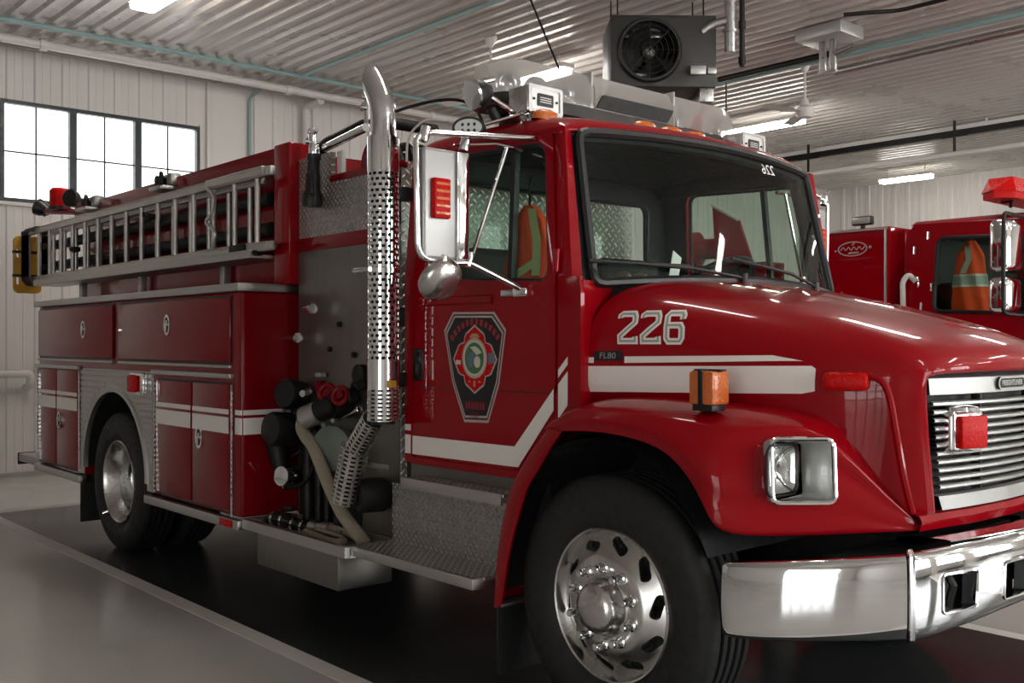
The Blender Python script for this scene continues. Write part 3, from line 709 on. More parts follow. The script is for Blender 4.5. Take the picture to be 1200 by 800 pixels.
# ---- exhaust stack
EX, EY = -1.44, -1.12
ex = bpy.data.objects.new('exhaust_stack', None); COL.objects.link(ex); ex.parent = T
bm = B(); cyl(bm, (EX, EY, 1.12), (EX, EY, 2.54), .058, 24); obj('muffler_pipe', bm, CHASSIS, ex)
def perforated(bm, c0, axis, length, r, na, nz, wslot, hslot, arc=(0, 360), t=.003, stag=False):
    """slotted sleeve built as a lattice round an axis"""
    M = axisM(c0, axis); a0, a1 = R(arc[0]), R(arc[1]); full = arc[1]-arc[0] >= 360
    def P(a, z, rr): return M @ Vector((rr*math.cos(a), rr*math.sin(a), z))
    da = (a1-a0)/na; dz = length/nz; V = {}
    for j in range(nz):
        for i in range(na):
            off = da/2 if (stag and j % 2) else 0
            A0, A1 = a0+i*da+off, a0+(i+1)*da+off; Z0, Z1 = j*dz, (j+1)*dz
            b0, b1 = A0+da*(1-wslot)/2, A1-da*(1-wslot)/2; y0, y1 = Z0+dz*(1-hslot)/2, Z1-dz*(1-hslot)/2
            o = [bm.verts.new(P(a, z, r)) for a, z in ((A0, Z0), ((A0+A1)/2, Z0), (A1, Z0), (A1, Z1), ((A0+A1)/2, Z1), (A0, Z1))]
            q = [bm.verts.new(P(a, z, r)) for a, z in ((b0, y0), ((b0+b1)/2, y0), (b1, y0), (b1, y1), ((b0+b1)/2, y1), (b0, y1))]
            for k in range(6): bm.faces.new((o[k], o[(k+1) % 6], q[(k+1) % 6], q[k]))
    bmesh.ops.remove_doubles(bm, verts=bm.verts[:], dist=.0004)
    bmesh.ops.solidify(bm, geom=bm.faces[:], thickness=t)
bm = B(); perforated(bm, (EX, EY, 1.43), (0, 0, 1), .92, .077, 16, 34, .60, .52, stag=True); obj('heat_shield', bm, CHROME, ex)
bm = B(); lathe(bm, [(.0765, 0), (.079, 0), (.079, .17), (.076, .17)], (EX, EY, 2.35), (0, 0, 1), 32); obj('shield_collar', bm, CHROME, ex)
bm = B(); lathe(bm, [(.0765, 0), (.080, 0), (.080, .14), (.0765, .14)], (EX, EY, 1.29), (0, 0, 1), 32); obj('shield_collar', bm, CHROME, ex)
bm = B(); perforated(bm, (EX, EY, 1.135), (0, 0, 1), .16, .079, 12, 8, .6, .45); obj('lower_guard', bm, POLISH, ex)
bm = B(); pts = [(EX, EY, 2.50), (EX, EY, 2.58), (EX-.002, EY, 2.63), (EX-.016, EY, 2.69), (EX-.047, EY, 2.75), (EX-.09, EY, 2.81), (EX-.15, EY, 2.88), (EX-.2, EY, 2.94)]
pts = spline(pts, 5); tube(bm, pts, .064, 28)
for v in bm.verts:                                  # slash-cut end
    if v.co.z > 2.8:
        pass
el = obj('stack_elbow', bm, CHROME, ex)
cb = B(); box(cb, (EX-.6, EY-.3, 2.7), (EX-.088, EY+.3, 3.3)); cut(el, cb)
bm = B(); lathe(bm, [(.081, 0), (.084, .0), (.084, .02), (.081, .02)], (EX, EY, 1.86), (0, 0, 1), 28); box(bm, (EX-.12, EY-.095, 1.86), (EX-.02, EY-.07, 1.885), .004); cyl(bm, (EX-.13, EY-.085, 1.872), (EX+.02, EY-.09, 1.872), .012, 8); obj('band_clamp', bm, CHROME, ex)
bm = B(); box(bm, (EX-.02, -.9, 1.25), (EX+.02, -.88, 2.35)); box(bm, (EX-.2, -.895, 1.6), (EX, -.885, 1.7)); br = obj('stack_bracket', bm, IRON, ex)
for z in (2.22, 1.30):
    bm = B(); box(bm, (EX-.03, EY+.07, z), (EX+.03, -.885, z+.07), .01); obj('stack_clamp', bm, IRON, ex)
bm = B(); box(bm, (EX+.075, EY-.03, 1.30), (EX+.085, EY+.02, 1.335), .003); obj('yellow_tag', bm, YELLOW, ex)
# lower exhaust elbow guards
bm = B(); perforated(bm, (-1.555, -1.10, 1.135), (-.172, 0, -.176), .22, .060, 10, 9, .6, .5); obj('elbow_guard', bm, POLISH, ex)
bm = B(); perforated(bm, (-1.735, -1.09, .985), (-.105, 0, -.288), .31, .074, 11, 13, .62, .5); obj('elbow_guard', bm, POLISH, ex)
bm = B(); tube(bm, bend([(EX, EY, 1.25), (EX-.02, EY, 1.20), (-1.56, -1.10, 1.13), (-1.73, -1.095, .985), (-1.82, -1.08, .73), (-1.80, -.85, .66)], .05, 5), .048, 14); obj('exhaust_pipe', bm, CHASSIS, ex)
# ---- pump panel fittings
def valve_cap(x, y, z, r, m, d=(0, -1, 0), L=.1, nm='discharge_cap'):
    bm = B(); lathe(bm, [(0, 0), (r*.78, 0), (r*.78, L*.3), (r, L*.35), (r, L), (r*.9, L*1.1), (r*.3, L*1.15), (0, L*1.15)], (x, y, z), d, 28)
    v = part(nm, bm, m)
    for k in range(3):
        bm = B(); a = 2*PI*k/3+.4; M = axisM((x, y, z), d); c = M @ Vector((r*math.cos(a), r*math.sin(a), L*.7)); e = M @ Vector((r*1.22*math.cos(a), r*1.22*math.sin(a), L*.7)); cyl(bm, c, e, r*.13, 8); obj('cap_lug', bm, m, v)
    return v
valve_cap(-2.60, -.89, 1.20, .088, BLACK, (.3, -1, .15), .15)
valve_cap(-2.63, -.89, 1.0, .10, BLACK, (.1, -1, .1), .20)
bm = B(); lathe(bm, [(0, 0), (.05, 0), (.062, .05), (.055, .13), (.04, .2), (.04, .26), (0, .26)], (-2.66, -1.04, .96), (.25, .05, -1), 18); part('inlet_nozzle', bm, IRON)
bm = B(); box(bm, (-2.64, -.897, .505), (-1.98, -.893, .93), .001, 1); part('recess_shade_plate', bm, CHASSIS, smooth=0)  # flat black plate, its colour stands in for the shade of a recess
for x_, z0_, z1_, r_ in ((-2.48, .50, .95, .035), (-2.36, .50, .86, .028), (-2.27, .50, .90, .022), (-2.16, .52, .86, .03)):
    bm = B(); tube(bm, bend([(x_, -.93, z0_), (x_, -.93, z1_), (x_+.05, -.89, z1_+.06)], .05), r_, 12); part('drain_pipe', bm, IRON)
bm = B(); cyl(bm, (-2.50, -.90, 1.14), (-2.48, -1.0, 1.10), .045, 16, .006); cyl(bm, (-2.50, -.99, 1.11), (-2.36, -1.0, 1.13), .03, 12, .004); part('valve_elbow', bm, IRON)
bm = B(); cyl(bm, (-2.47, -.93, 1.235), (-2.43, -1.0, 1.225), .022, 12, .003); part('valve_union', bm, CHROME)
valve_cap(-2.14, -.93, .935, .125, GREYG, (.45, -1, .05), .09, 'suction_cap')
bm = B(); cyl(bm, (-2.16, -.88, .94), (-2.13, -.94, .935), .10, 20); part('suction_inlet', bm, CHASSIS)
bm = B(); box(bm, (-2.20, -.98, 1.05), (-2.165, -.95, 1.15), .008); part('cap_chain_lug', bm, CHROME)
valve_cap(-2.60, -.92, .735, .062, CHROME, (.3, -1, .1), .14, 'drain_cap')
bm = B(); tube(bm, spline([(-2.62, -.90, .88), (-2.66, -1.0, .80), (-2.60, -1.02, .68), (-2.45, -.97, .72), (-2.38, -.93, .88)]), .011, 8); part('drain_hose', bm, IRON)
# valve body with red handwheel
bm = B(); cyl(bm, (-2.12, -.88, 1.17), (-2.12, -1.0, 1.17), .07, 20); cyl(bm, (-2.10, -.98, 1.18), (-2.24, -1.05, 1.12), .058, 18, .01); cyl(bm, (-2.10, -.96, 1.20), (-1.98, -.94, 1.23), .045, 18, .01); vb = part('gate_valve', bm, IRON)
bm = B(); cyl(bm, (-2.20, -1.03, 1.135), (-2.29, -1.075, 1.095), .064, 18, .008); obj('hose_coupling', bm, ALU, vb)
for x, y, z in ((-2.16, -.99, 1.235), (-2.04, -.98, 1.225)):
    bm = B(); M = axisM((x, y, z), (.4, -.8, .3))
    tube(bm, [M @ Vector((.045*math.cos(a), .045*math.sin(a), .02)) for a in [2*PI*k/20 for k in range(20)]], .014, 8, True)
    for k in range(3): cyl(bm, M @ Vector((.045*math.cos(2.1*k), .045*math.sin(2.1*k), .02)), M @ Vector((0, 0, .01)), .009, 6)
    lathe(bm, [(0, .03), (.022, .03), (.022, -.05), (0, -.05)], M @ Vector((0, 0, 0)), (.4, -.8, .3), 12); obj('red_handwheel', bm, RED2, vb)['label'] = 'red handwheel'
bm = B(); cyl(bm, (-2.05, -.89, 1.28), (-1.9, -.95, 1.29), .028, 12, .006); obj('valve_stem', bm, IRON, vb)
bm = B(); cyl(bm, (-2.10, -.95, 1.10), (-1.88, -.97, 1.165), .011, 10); lathe(bm, [(0, 0), (.018, 0), (.018, .04), (0, .045)], (-1.92, -.967, 1.155), (.9, -.1, .2), 12); part('valve_lever', bm, CHROME)
bm = B(); lathe(bm, [(0, 0), (.055, 0), (.06, .02), (.06, .05), (0, .055)], (-1.95, -.888, 1.34), (0, -1, 0), 24); part('pressure_gauge', bm, IRON)
bm = B(); cyl(bm, (-2.37, -.88, 1.26), (-2.37, -.93, 1.26), .04, 20); part('gauge_base', bm, RED2)
bm = B(); box(bm, (-2.40, -.94, 1.32), (-2.33, -.90, 1.345), .006); part('name_plate', bm, SILVERP)
for x, z, l in ((-2.60, 1.545, .13), (-2.43, 1.71, .03)):
    bm = B(); cyl(bm, (x-.02, -.89, z), (x-.02, -.97, z), .014, 10); cyl(bm, (x-l, -.97, z-.005), (x+.05, -.97, z+.005), .018, 10, .004); lathe(bm, [(0, 0), (.03, 0), (.03, .015), (0, .02)], (x+.05, -.97, z), (1, 0, 0), 12); part('pull_handle', bm, CHROME)
for x, z in ((-2.2, 1.62), (-2.05, 1.45), (-2.3, 1.48)):
    bm = B(); lathe(bm, [(0, 0), (.016, 0), (.016, .015), (0, .02)], (x, -.892, z), (0, -1, 0), 12); part('panel_knob', bm, IRON)
bm = B(); lathe(bm, [(0, 0), (.075, 0), (.09, .03), (.09, .14), (.08, .16), (0, .16)], (-1.74, -.89, .72), (-.3, -1, 0), 28); part('intake_port', bm, CHASSIS)
bm = B(); cyl(bm, (-2.0, -.93, .73), (-1.80, -.98, .73), .055, 20, .01); part('intake_branch', bm, IRON)
bm = B(); box(bm, (-1.95, -.90, .845), (-1.72, -.893, .875), .003); part('panel_label', bm, ALU)
# ---- pump running board tray
bm = B()
prism(bm, rrect(-2.74, -1.615, -1.225, -.90, .025), XY(.445), 0, .055, [rrect(-2.70, -1.655, -1.19, -.93, .02)]); tr = part('tray_rim', bm, ALU)
bm = B(); box(bm, (-2.60, -1.195, .255), (-1.735, -.86, .445), .01); part('tray_box', bm, STEEL)
bm = B(); box(bm, (-2.70, -1.19, .44), (-1.66, -.93, .452)); part('tray_floor', bm, ALU)
# ---- cab steps
bm = B(); prism(bm, [(-1.615, -.90), (-1.60, -1.19), (-.66, -1.165), (-.60, -.93)], XY(.50), -.006, .004); part('step', bm, DPXY, smooth=0)
bm = B(); box(bm, (-1.60, -1.196, .458), (-.66, -1.184, .507), .003); part('step_edge', bm, ALU)
bm = B(); box(bm, (-.668, -1.19, .458), (-.656, -.93, .507), .003); part('step_edge', bm, ALU)
bm = B(); box(bm, (-1.60, -.955, .504), (-.62, -.945, .80)); part('step_riser', bm, DPXZ, smooth=0)
bm = B(); box(bm, (-1.34, -1.075, .85), (-.60, -.95, .862)); part('upper_step', bm, DPXY, smooth=0)
bm = B(); box(bm, (-1.34, -1.085, .815), (-.60, -1.073, .866), .003); part('step_edge', bm, ALU)
bm = B(); box(bm, (-1.50, -.935, .50), (-.45, -.30, .95)); part('step_box', bm, CHASSIS, smooth=0)
bm = B(); box(bm, (-1.45, -.945, .80), (-.55, -.935, .95)); part('kick_panel', bm, STEEL, smooth=0)
for s in (1,):
    bm = B(); box(bm, (-2.7, .86, .45), (-.60, 1.2, .50), .01); part('step', bm, DPXY, smooth=0)
# ================================================================== CAB
def side(s):
    """maps (x, z, depth inward) to the cab side, leaning in above the belt line"""
    def f(u, v, w):
        y = 1.0-(max(0, v-1.80)*.085)
        return Vector((u, s*(y-w), v))
    return f
def split_z(bm, zs):
    for z in zs: bmesh.ops.bisect_plane(bm, geom=bm.verts[:]+bm.edges[:]+bm.faces[:], plane_co=(0, 0, z), plane_no=(0, 0, 1))
def side_plate(bm, s, outer, w0, w1, holes=()):
    b2 = B(); prism(b2, outer, XZ(0), 0, 1, holes); split_z(b2, [1.80]); f = side(s)
    for v in b2.verts: v.co = f(v.co.x, v.co.z, w0+(w1-w0)*v.co.y)
    me = bpy.data.meshes.new('x'); b2.to_mesh(me); b2.free(); bm.from_mesh(me); bpy.data.meshes.remove(me)
def rpoly(pts, r=.05, n=5):
    return [(p.x, p.y) for p in bend([(a, b, 0) for a, b in pts], r, n, closed=True)]
WIN = rpoly([(-1.22, 1.82), (-.385, 1.775), (-.455, 2.375), (-1.20, 2.405)], .07)
DOOR = rpoly([(-1.355, .965), (-.60, .965), (-.345, 1.33), (-.345, 1.80), (-.415, 2.415), (-1.34, 2.44)], .03)
bm = B()
for s in (-1, 1):
    side_plate(bm, s, [(-1.425, .945), (-.55, .945), (-.42, 1.08), (-.22, 1.2), (-.22, 1.76), (-.335, 1.80), (-.40, 2.43), (-1.40, 2.46), (-1.425, 2.40)], .012, .045, [WIN])
    # rear post, cowl, sill stand flush with the door skin
    side_plate(bm, s, [(-1.425, .945), (-1.365, .945), (-1.35, 2.45), (-1.40, 2.46), (-1.425, 2.40)], -.001, .02)
    side_plate(bm, s, [(-.335, 1.33), (-.20, 1.33), (-.20, 1.72), (-.21, 1.79), (-.335, 1.80)], -.001, .02)
    side_plate(bm, s, [(-.59, .945), (-.52, .945), (-.34, 1.12), (-.20, 1.2), (-.20, 1.33), (-.335, 1.325)], -.001, .02)
    side_plate(bm, s, [(-1.425, .935), (-.55, .935), (-.55, .958), (-1.425, .958)], -.004, .05)
    # A pillar
    def wt(y): return Vector((-.36+.10*(1-(y/.90)**2), y, 2.415+.03*(1-(y/.9)**2)))
    def wb(y): return Vector((-.235+.17*(1-(y/.95)**2), y, 1.76+.04*(1-(y/.95)**2)))
    f = side(s); rows = []
    for k in range(9):
        t = k/8; a = f(-.335, 1.70, 0).lerp(f(-.405, 2.43, 0), t); b = wb(s*.95).lerp(wt(s*.90), t)
        if k == 0: b = b+Vector((.0, 0, -.06))
        d = Vector((.03, s*.018, .01)); m_ = a.lerp(b, .5)+d
        rows.append([f(-.345-.07*t, 1.70+.73*t, .05), a, a.lerp(m_, .6)+d*.3, m_, b, b+Vector((-.03, -s*.03, 0))])
    grid(bm, rows)
# rear wall with window
prism(bm, rpoly([(-.985, .945), (.985, .945), (1.0, 1.8), (.945, 2.46), (-.945, 2.46), (-1.0, 1.8)], .05), YZ(-1.43), 0, .03, [rrect(-.78, .78, 1.945, 2.345, .06)])
box(bm, (-1.42, -.98, .92), (-.6, .98, .95))
cab = part('cab', bm, RED, mats=[RED, DARK])
for p_ in cab.data.polygons:                       # trim colour on the faces that look into the cabin
    c = p_.center; n = p_.normal
    if (c.y*n.y < -.3*abs(c.y) and abs(c.y) < .98) or (c.x < -1.3 and n.x > .7): p_.material_index = 1
# roof
bm = B(); ys = [-.957, -.953, -.935, -.90, -.80, -.6, -.3, 0]; ys = ys+[-y for y in ys[-2::-1]]
def rz(y, zc, ze, drop): 
    a = abs(y)
    if a > .95: return ze
    if a > .93: return ze+drop*.45
    if a > .88: return ze+drop*.85
    return ze+drop+(zc-ze-drop)*(1-(a/.90)**2)
rows = []
for t, dx, zc, ze, dr in ((0, .0, 2.450, 2.405, .02), (0, -.012, 2.475, 2.42, .035), (0, -.05, 2.505, 2.425, .06), (0, -.14, 2.535, 2.43, .08), (0, -.28, 2.565, 2.435, .09), (0, -.6, 2.58, 2.44, .095), (0, -.92, 2.575, 2.445, .09), (0, -1.02, 2.56, 2.445, .08), (0, -1.06, 2.53, 2.44, .065), (0, -1.07, 2.44, 2.42, .01)):
    rows.append([(max(-1.43, -.36+.10*max(0, 1-(min(.9, abs(y))/.90)**2)*(1+dx/1.07)+dx), y, rz(y, zc, ze, dr)) for y in ys])
grid(bm, rows); roof = part('roof', bm, RED, sub=1, mats=[RED, DARK])
md = roof.modifiers.new('t', 'SOLIDIFY'); md.thickness = .02; md.offset = -1; md.material_offset = 1
for s in (-1, 1):
    bm = B(); tube(bm, [side(s)(-1.40, 2.462, -.004), side(s)(-.9, 2.447, -.006), side(s)(-.40, 2.425, -.006), (-.37, s*.935, 2.43)], .011, 8); part('drip_rail', bm, RED)
for s in (-1, 1):
    bm = B(); tube(bm, [wb(s*.93)+Vector((-.05, s*-.0, -.05)), wt(s*.87)+Vector((-.06, 0, -.01)), (-.6, s*.88, 2.44), (-1.38, s*.88, 2.43)], .045, 8); part('pillar_trim', bm, DARK)
bm = B(); tube(bm, [wt(.88*(k/4-1))+Vector((-.05, 0, -.01)) for k in range(9)], .035, 8); part('header_trim', bm, DARK)
for s in (-1, 1):
    bm = B(); grid(bm, [[(-.215, s*1.0, z), (-.20, s*.985, z), (-.215, s*.93, z), (-.235, s*.78, z)] for z in (1.22, 1.33, 1.60, 1.70, 1.775)]); part('cowl', bm, RED)
# windshield with gasket
bm = B(); n = 16
def ws(u, t):
    y0, y1 = .905*(2*u-1), .865*(2*u-1)
    return wb(y0).lerp(wt(y1), t)+Vector((.0, 0, .0))
rows = [[ws(i/n, k/6) for i in range(n+1)] for k in range(7)]
grid(bm, rows); wsh = part('windshield', bm, GLASS)
ring = [ws(i/n, 0) for i in range(n+1)]+[ws(1, k/6) for k in range(1, 7)]+[ws(1-i/n, 1) for i in range(1, n+1)]+[ws(0, 1-k/6) for k in range(1, 6)]
bm = B(); tube(bm, bend(ring, .05, 3, True), .022, 8, True); part('windshield_gasket', bm, BLACK)
bm = B()
M = facing(ws(.72, .90)+Vector((.004, 0, .003)), Vector((.02, -1, 0)), wt(.4)-wb(.4))
b2 = text_bm('226', .075, .0005)
for v in b2.verts: v.co = M @ v.co
part('windshield_number', b2, PAPER, smooth=0)['label'] = 'small white reversed 226 on the windshield'
# doors
for s in (-1, 1):
    d = bpy.data.objects.new('cab_door', None); COL.objects.link(d); d.parent = T
    bm = B(); side_plate(bm, s, DOOR, -.006, .02, [WIN]); skin = obj('door_skin', bm, RED, d)
    bm = B(); f = side(s); tube(bm, [f(u, v, .006) for u, v in WIN], .013, 8, True); obj('window_seal', bm, BLACK, d)
    bm = B(); side_plate(bm, s, WIN, .016, .020); obj('window_glass', bm, GLASS, d)
    bm = B(); side_plate(bm, s, [(-.655, 1.78), (-.628, 1.78), (-.655, 2.39), (-.682, 2.39)], .0, .03); obj('window_bar', bm, BLACK, d)
    bm = B(); side_plate(bm, s, [(-1.36, 1.30), (-.345, 1.305), (-.345, 1.309), (-1.36, 1.304)], -.0075, -.005); obj('door_seam', bm, BLACK, d)
    bm = B(); rows = []
    for x in (-1.30, -1.1, -.9, -.75): rows.append([f(x, 1.735+.0*x, -.005), f(x, 1.728, -.013), f(x, 1.70, -.013), f(x, 1.69, -.005)])
    grid(bm, rows); obj('door_crease', bm, RED, d)
    bm = B(); box(bm, (-1.345, min(s*.998, s*1.013), 1.33), (-1.265, max(s*.998, s*1.013), 1.49), .008); h = obj('door_handle', bm, BLACK, d)
    bm = B(); box(bm, (-1.33, min(s*1.01, s*1.024), 1.35), (-1.28, max(s*1.01, s*1.024), 1.42), .008); lathe(bm, [(0, 0), (.012, 0), (.012, .006), (0, .008)], (-1.305, s*1.012, 1.46), (0, s, 0), 12); obj('handle_paddle', bm, IRON, d)
    for z in (1.86, 1.12):
        bm = B(); cyl(bm, f(-.337, z-.05, -.012), f(-.337, z+.05, -.012), .016, 10, .004); obj('door_hinge', bm, RED, d)
    bm = B(); side_plate(bm, s, rpoly([(-1.34, .97), (-.5, .97), (-.36, 1.33), (-.36, 1.76), (-1.34, 1.79)], .03), .045, .07); obj('door_lining', bm, DARK, d)
    if s < 0: door = d
# white stripe on cab side
def cabplate(name, poly, m=WHITE, p=None, w=-.0085):
    bm = B(); side_plate(bm, -1, poly, w, w+.002); return obj(name, bm, m, p or T, smooth=0)
cabplate('white_stripe', [(-1.352, .972), (-.575, .978), (-.353, 1.235), (-.353, 1.325), (-.598, 1.066), (-1.352, 1.062)], p=door)
cabplate('white_stripe', [(-1.422, .972), (-1.375, .972), (-1.375, 1.064), (-1.422, 1.064)], w=-.0035); cabplate('white_stripe', [(-1.422, 1.085), (-1.375, 1.085), (-1.375, 1.115), (-1.422, 1.115)], w=-.0035)
cabplate('white_stripe', [(-.330, 1.20), (-.275, 1.26), (-.275, 1.40), (-.330, 1.345)], w=-.0035); cabplate('white_stripe', [(-.330, 1.372), (-.275, 1.428), (-.275, 1.46), (-.330, 1.405)], w=-.0035)
# door emblem: shield, cross, roundel
em = door
def sc2(pl, c, k): return [(c[0]+(a-c[0])*k, c[1]+(b-c[1])*k) for a, b in pl]
SH = [(-1.04, 1.648), (-.715, 1.655), (-.655, 1.555), (-.675, 1.42), (-.775, 1.150), (-.955, 1.150), (-1.05, 1.38), (-1.095, 1.56)]
SH = [(-1.03, 1.660), (-.735, 1.655), (-.655, 1.575), (-.700, 1.335), (-.775, 1.158), (-.945, 1.152), (-1.035, 1.33), (-1.098, 1.575)]
cE = (-.872, 1.43)
for k, (m, q) in enumerate(((PINK, 1.), (BLACK, .955), (PINK, .925), (BLACK, .885))):
    cabplate('emblem_border' if k % 2 == 0 else 'emblem_field', sc2(SH, cE, q), m, em, -.0085-.0006*k)
def maltese(c, rx, rz_):
    out = []
    for k in range(4):
        a0 = PI/2+PI/2*k
        for da, q in ((-.62, .80), (-.5, .86), (-.3, .88), (0, 1.0), (.3, .88), (.5, .86), (.62, .80), (PI/4, .70)):
            out.append((c[0]+rx*q*math.cos(a0+da), c[1]+rz_*q*math.sin(a0+da)))
    return out
cM = (-.868, 1.442)
for k, (m, q) in enumerate(((PINK, 1.), (REDLENS, .94))): cabplate('emblem_cross', maltese(cM, .158*q, .158*q), m, em, -.0112-.0006*k)
for k, (m, q) in enumerate(((PINK, .088), (CREAM, .078), (GREEN, .068))): cabplate('emblem_roundel', ell(cM[0], cM[1]+.005, q, q*1.05), m, em, -.0126-.0006*k)
cabplate('emblem_wave', [(cM[0]+a, cM[1]+b) for a, b in ((-.055, .0), (-.03, .03), (.0, .04), (.05, .028), (.02, .015), (-.005, -.01), (-.01, -.04), (-.04, -.035))], BLUEGREY, em, -.0146)
cabplate('emblem_dot', ell(cM[0]+.022, cM[1]-.012, .022, .026), CREAM, em, -.015)
cabplate('emblem_flash', [(cM[0]+a, cM[1]+b) for a, b in ((-.03, .055), (.02, .02), (.055, .03), (.03, .05), (.005, .06))], CREAM, em, -.0152)
cabplate('emblem_bar', [(cM[0]+a, cM[1]+b) for a, b in ((-.035, .098), (.035, .098), (.028, .112), (.02, .116), (.0, .118), (-.02, .116))], GOLD, em, -.0132)
for a in (-.04, 0, .04): cabplate('emblem_tool', [(cM[0]+a-.006, cM[1]-.125+abs(a)*.5), (cM[0]+a+.006, cM[1]-.125+abs(a)*.5), (cM[0]+a*.8+.006, cM[1]-.098), (cM[0]+a*.8-.006, cM[1]-.098)], GOLD, em, -.0132)
cabplate('emblem_patch', [(cM[0]+.098, cM[1]-.02), (cM[0]+.14, cM[1]-.015), (cM[0]+.14, cM[1]+.03), (cM[0]+.098, cM[1]+.03)], BLUEGREY, em, -.0134)
cabplate('emblem_patch', [(cM[0]-.135, cM[1]-.025), (cM[0]-.10, cM[1]-.025), (cM[0]-.10, cM[1]-.005), (cM[0]-.135, cM[1]-.005)], CREAM, em, -.0134)
text('emblem_lettering', 'FIRE', .036, facing((-.865, -1.0125, 1.185), (1, 0, 0), (0, 0, 1)), PALERED, em, .0004)
bars = []
for k in range(7):                                  # lettering too small to read: short upright strokes
    x_ = -.865+(k-3)*.020; bars.append([(x_-.006, 1.215), (x_+.006, 1.215), (x_+.006, 1.248), (x_-.006, 1.248)])
for k in range(12):
    a = R(140-9*k); c_, n_, t_ = (-.868+.215*math.cos(a), 1.408+.205*math.sin(a)), (math.cos(a), math.sin(a)), (math.sin(a), -math.cos(a))
    bars.append([(c_[0]+t_[0]*p_+n_[0]*q_, c_[1]+t_[1]*p_+n_[1]*q_) for p_, q_ in ((-.010, -.014), (.010, -.014), (.010, .014), (-.010, .014))])
for b_ in bars: cabplate('emblem_lettering', b_, PALERED, em, -.0122)
# ---- interior
bm = B(); box(bm, (-1.40, -.93, .95), (-.55, .93, 1.10)); part('cab_floor', bm, DARK)
bm = B(); prism(bm, rpoly([(-.94, 1.0), (.94, 1.0), (.95, 1.8), (.90, 2.42), (-.90, 2.42), (-.95, 1.8)], .05), YZ(-1.395), 0, .02, [rrect(-.77, .77, 1.955, 2.335, .06)]); part('rear_lining', bm, DARK)
bm = B(); tube(bm, [(-1.385, y, z) for y, z in rrect(-.775, .775, 1.95, 2.34, .06)], .014, 8, True); part('rear_window_seal', bm, BLACK)
bm = B(); grid(bm, [[(-1.415, -.775, 1.95), (-1.415, .775, 1.95)], [(-1.415, -.775, 2.34), (-1.415, .775, 2.34)]]); part('rear_window', bm, GLASS)
bm = B(); rows = [[(x, y, z-.02*(y/.9)**2) for y in (-.9, -.6, 0, .6, .9)] for x, z in ((-.37, 2.405), (-.5, 2.47), (-.9, 2.50), (-1.38, 2.47))]; grid(bm, rows); part('headliner', bm, DARK)
bm = B(); pl_ = rpoly([(-.34, 1.30), (-.27, 1.72), (-.36, 1.765), (-.55, 1.74), (-.60, 1.62), (-.52, 1.2), (-.40, 1.15)], .04)
R_ = [[(u+(.15*(1-(y/.93)**2) if u > -.42 else 0), y, v) for u, v in pl_] for y in [-.93+.186*k for k in range(11)]]
grid(bm, R_, closed=True)
for r_ in (R_[0], R_[-1]): bm.faces.new([bm.verts.new(p) for p in r_])
dash = part('dashboard', bm, DARK)
for y in (-.5, .45):
    st = bpy.data.objects.new('seat', None); COL.objects.link(st); st.parent = T
    bm = B(); box(bm, (-1.22, y-.26, 1.42), (-.72, y+.26, 1.56), .05, 3); box(bm, (-1.15, y-.18, 1.10), (-.8, y+.18, 1.42)); obj('seat_cushion', bm, DARK, st)
    bm = B(); box(bm, (-.09, -.25, 0), (.09, .25, .54), .06, 3, M=Matrix.Translation((-1.22, y, 1.46)) @ Matrix.Rotation(R(-9), 4, 'Y')); obj('seat_back', bm, DARK, st)
swp = (-.66, .47, 1.84)
bm = B(); M = axisM(swp, (-.50, 0, .85)); tube(bm, [M @ Vector((.225*math.cos(a), .225*math.sin(a), 0)) for a in [2*PI*k/36 for k in range(36)]], .016, 8, True); sw = part('steering_wheel', bm, BLACK)
bm = B()
for a in (0, 2.1, 4.2): cyl(bm, M @ Vector((0, 0, -.03)), M @ Vector((.22*math.cos(a), .22*math.sin(a), 0)), .012, 6)
lathe(bm, [(0, -.05), (.06, -.05), (.05, 0), (0, .005)], M @ Vector((0, 0, 0)), (-.50, 0, .85), 16); cyl(bm, M @ Vector((0, 0, -.03)), M @ Vector((0, 0, -.3)), .03, 10); obj('steering_spokes', bm, IRON, sw)
for y in (.30, .55, .75):
    bm = B(); box(bm, (-.60, y-.06, 1.755), (-.50, y+.06, 1.80), .01); lathe(bm, [(0, 0), (.03, 0), (.03, .03), (0, .035)], (-.55, y, 1.79), (0, 0, 1), 12); part('dash_switchgear', bm, ALU)
# wipers
for y0, y1, z in ((-.12, -.72, 0), (.55, .05, 0)):
    a, b = wb(y0)+Vector((.03, 0, .01)), ws((y1/.905+1)/2, .10)+Vector((.02, 0, .01))
    bm = B(); cyl(bm, a+Vector((0, 0, -.03)), a+Vector((.0, 0, .02)), .018, 10); tube(bm, [a, a.lerp(b, .5)+Vector((.015, 0, .01)), b], .008, 6); w_ = part('wiper_arm', bm, BLACK)
    c = (b-a).normalized(); bm = B(); tube(bm, [b-c*.30+Vector((-.005, 0, .02)), b+Vector((-.004, 0, 0)), b+c*.22+Vector((-.02, 0, -.01))], .009, 6); obj('wiper_blade', bm, RUBBER, w_)
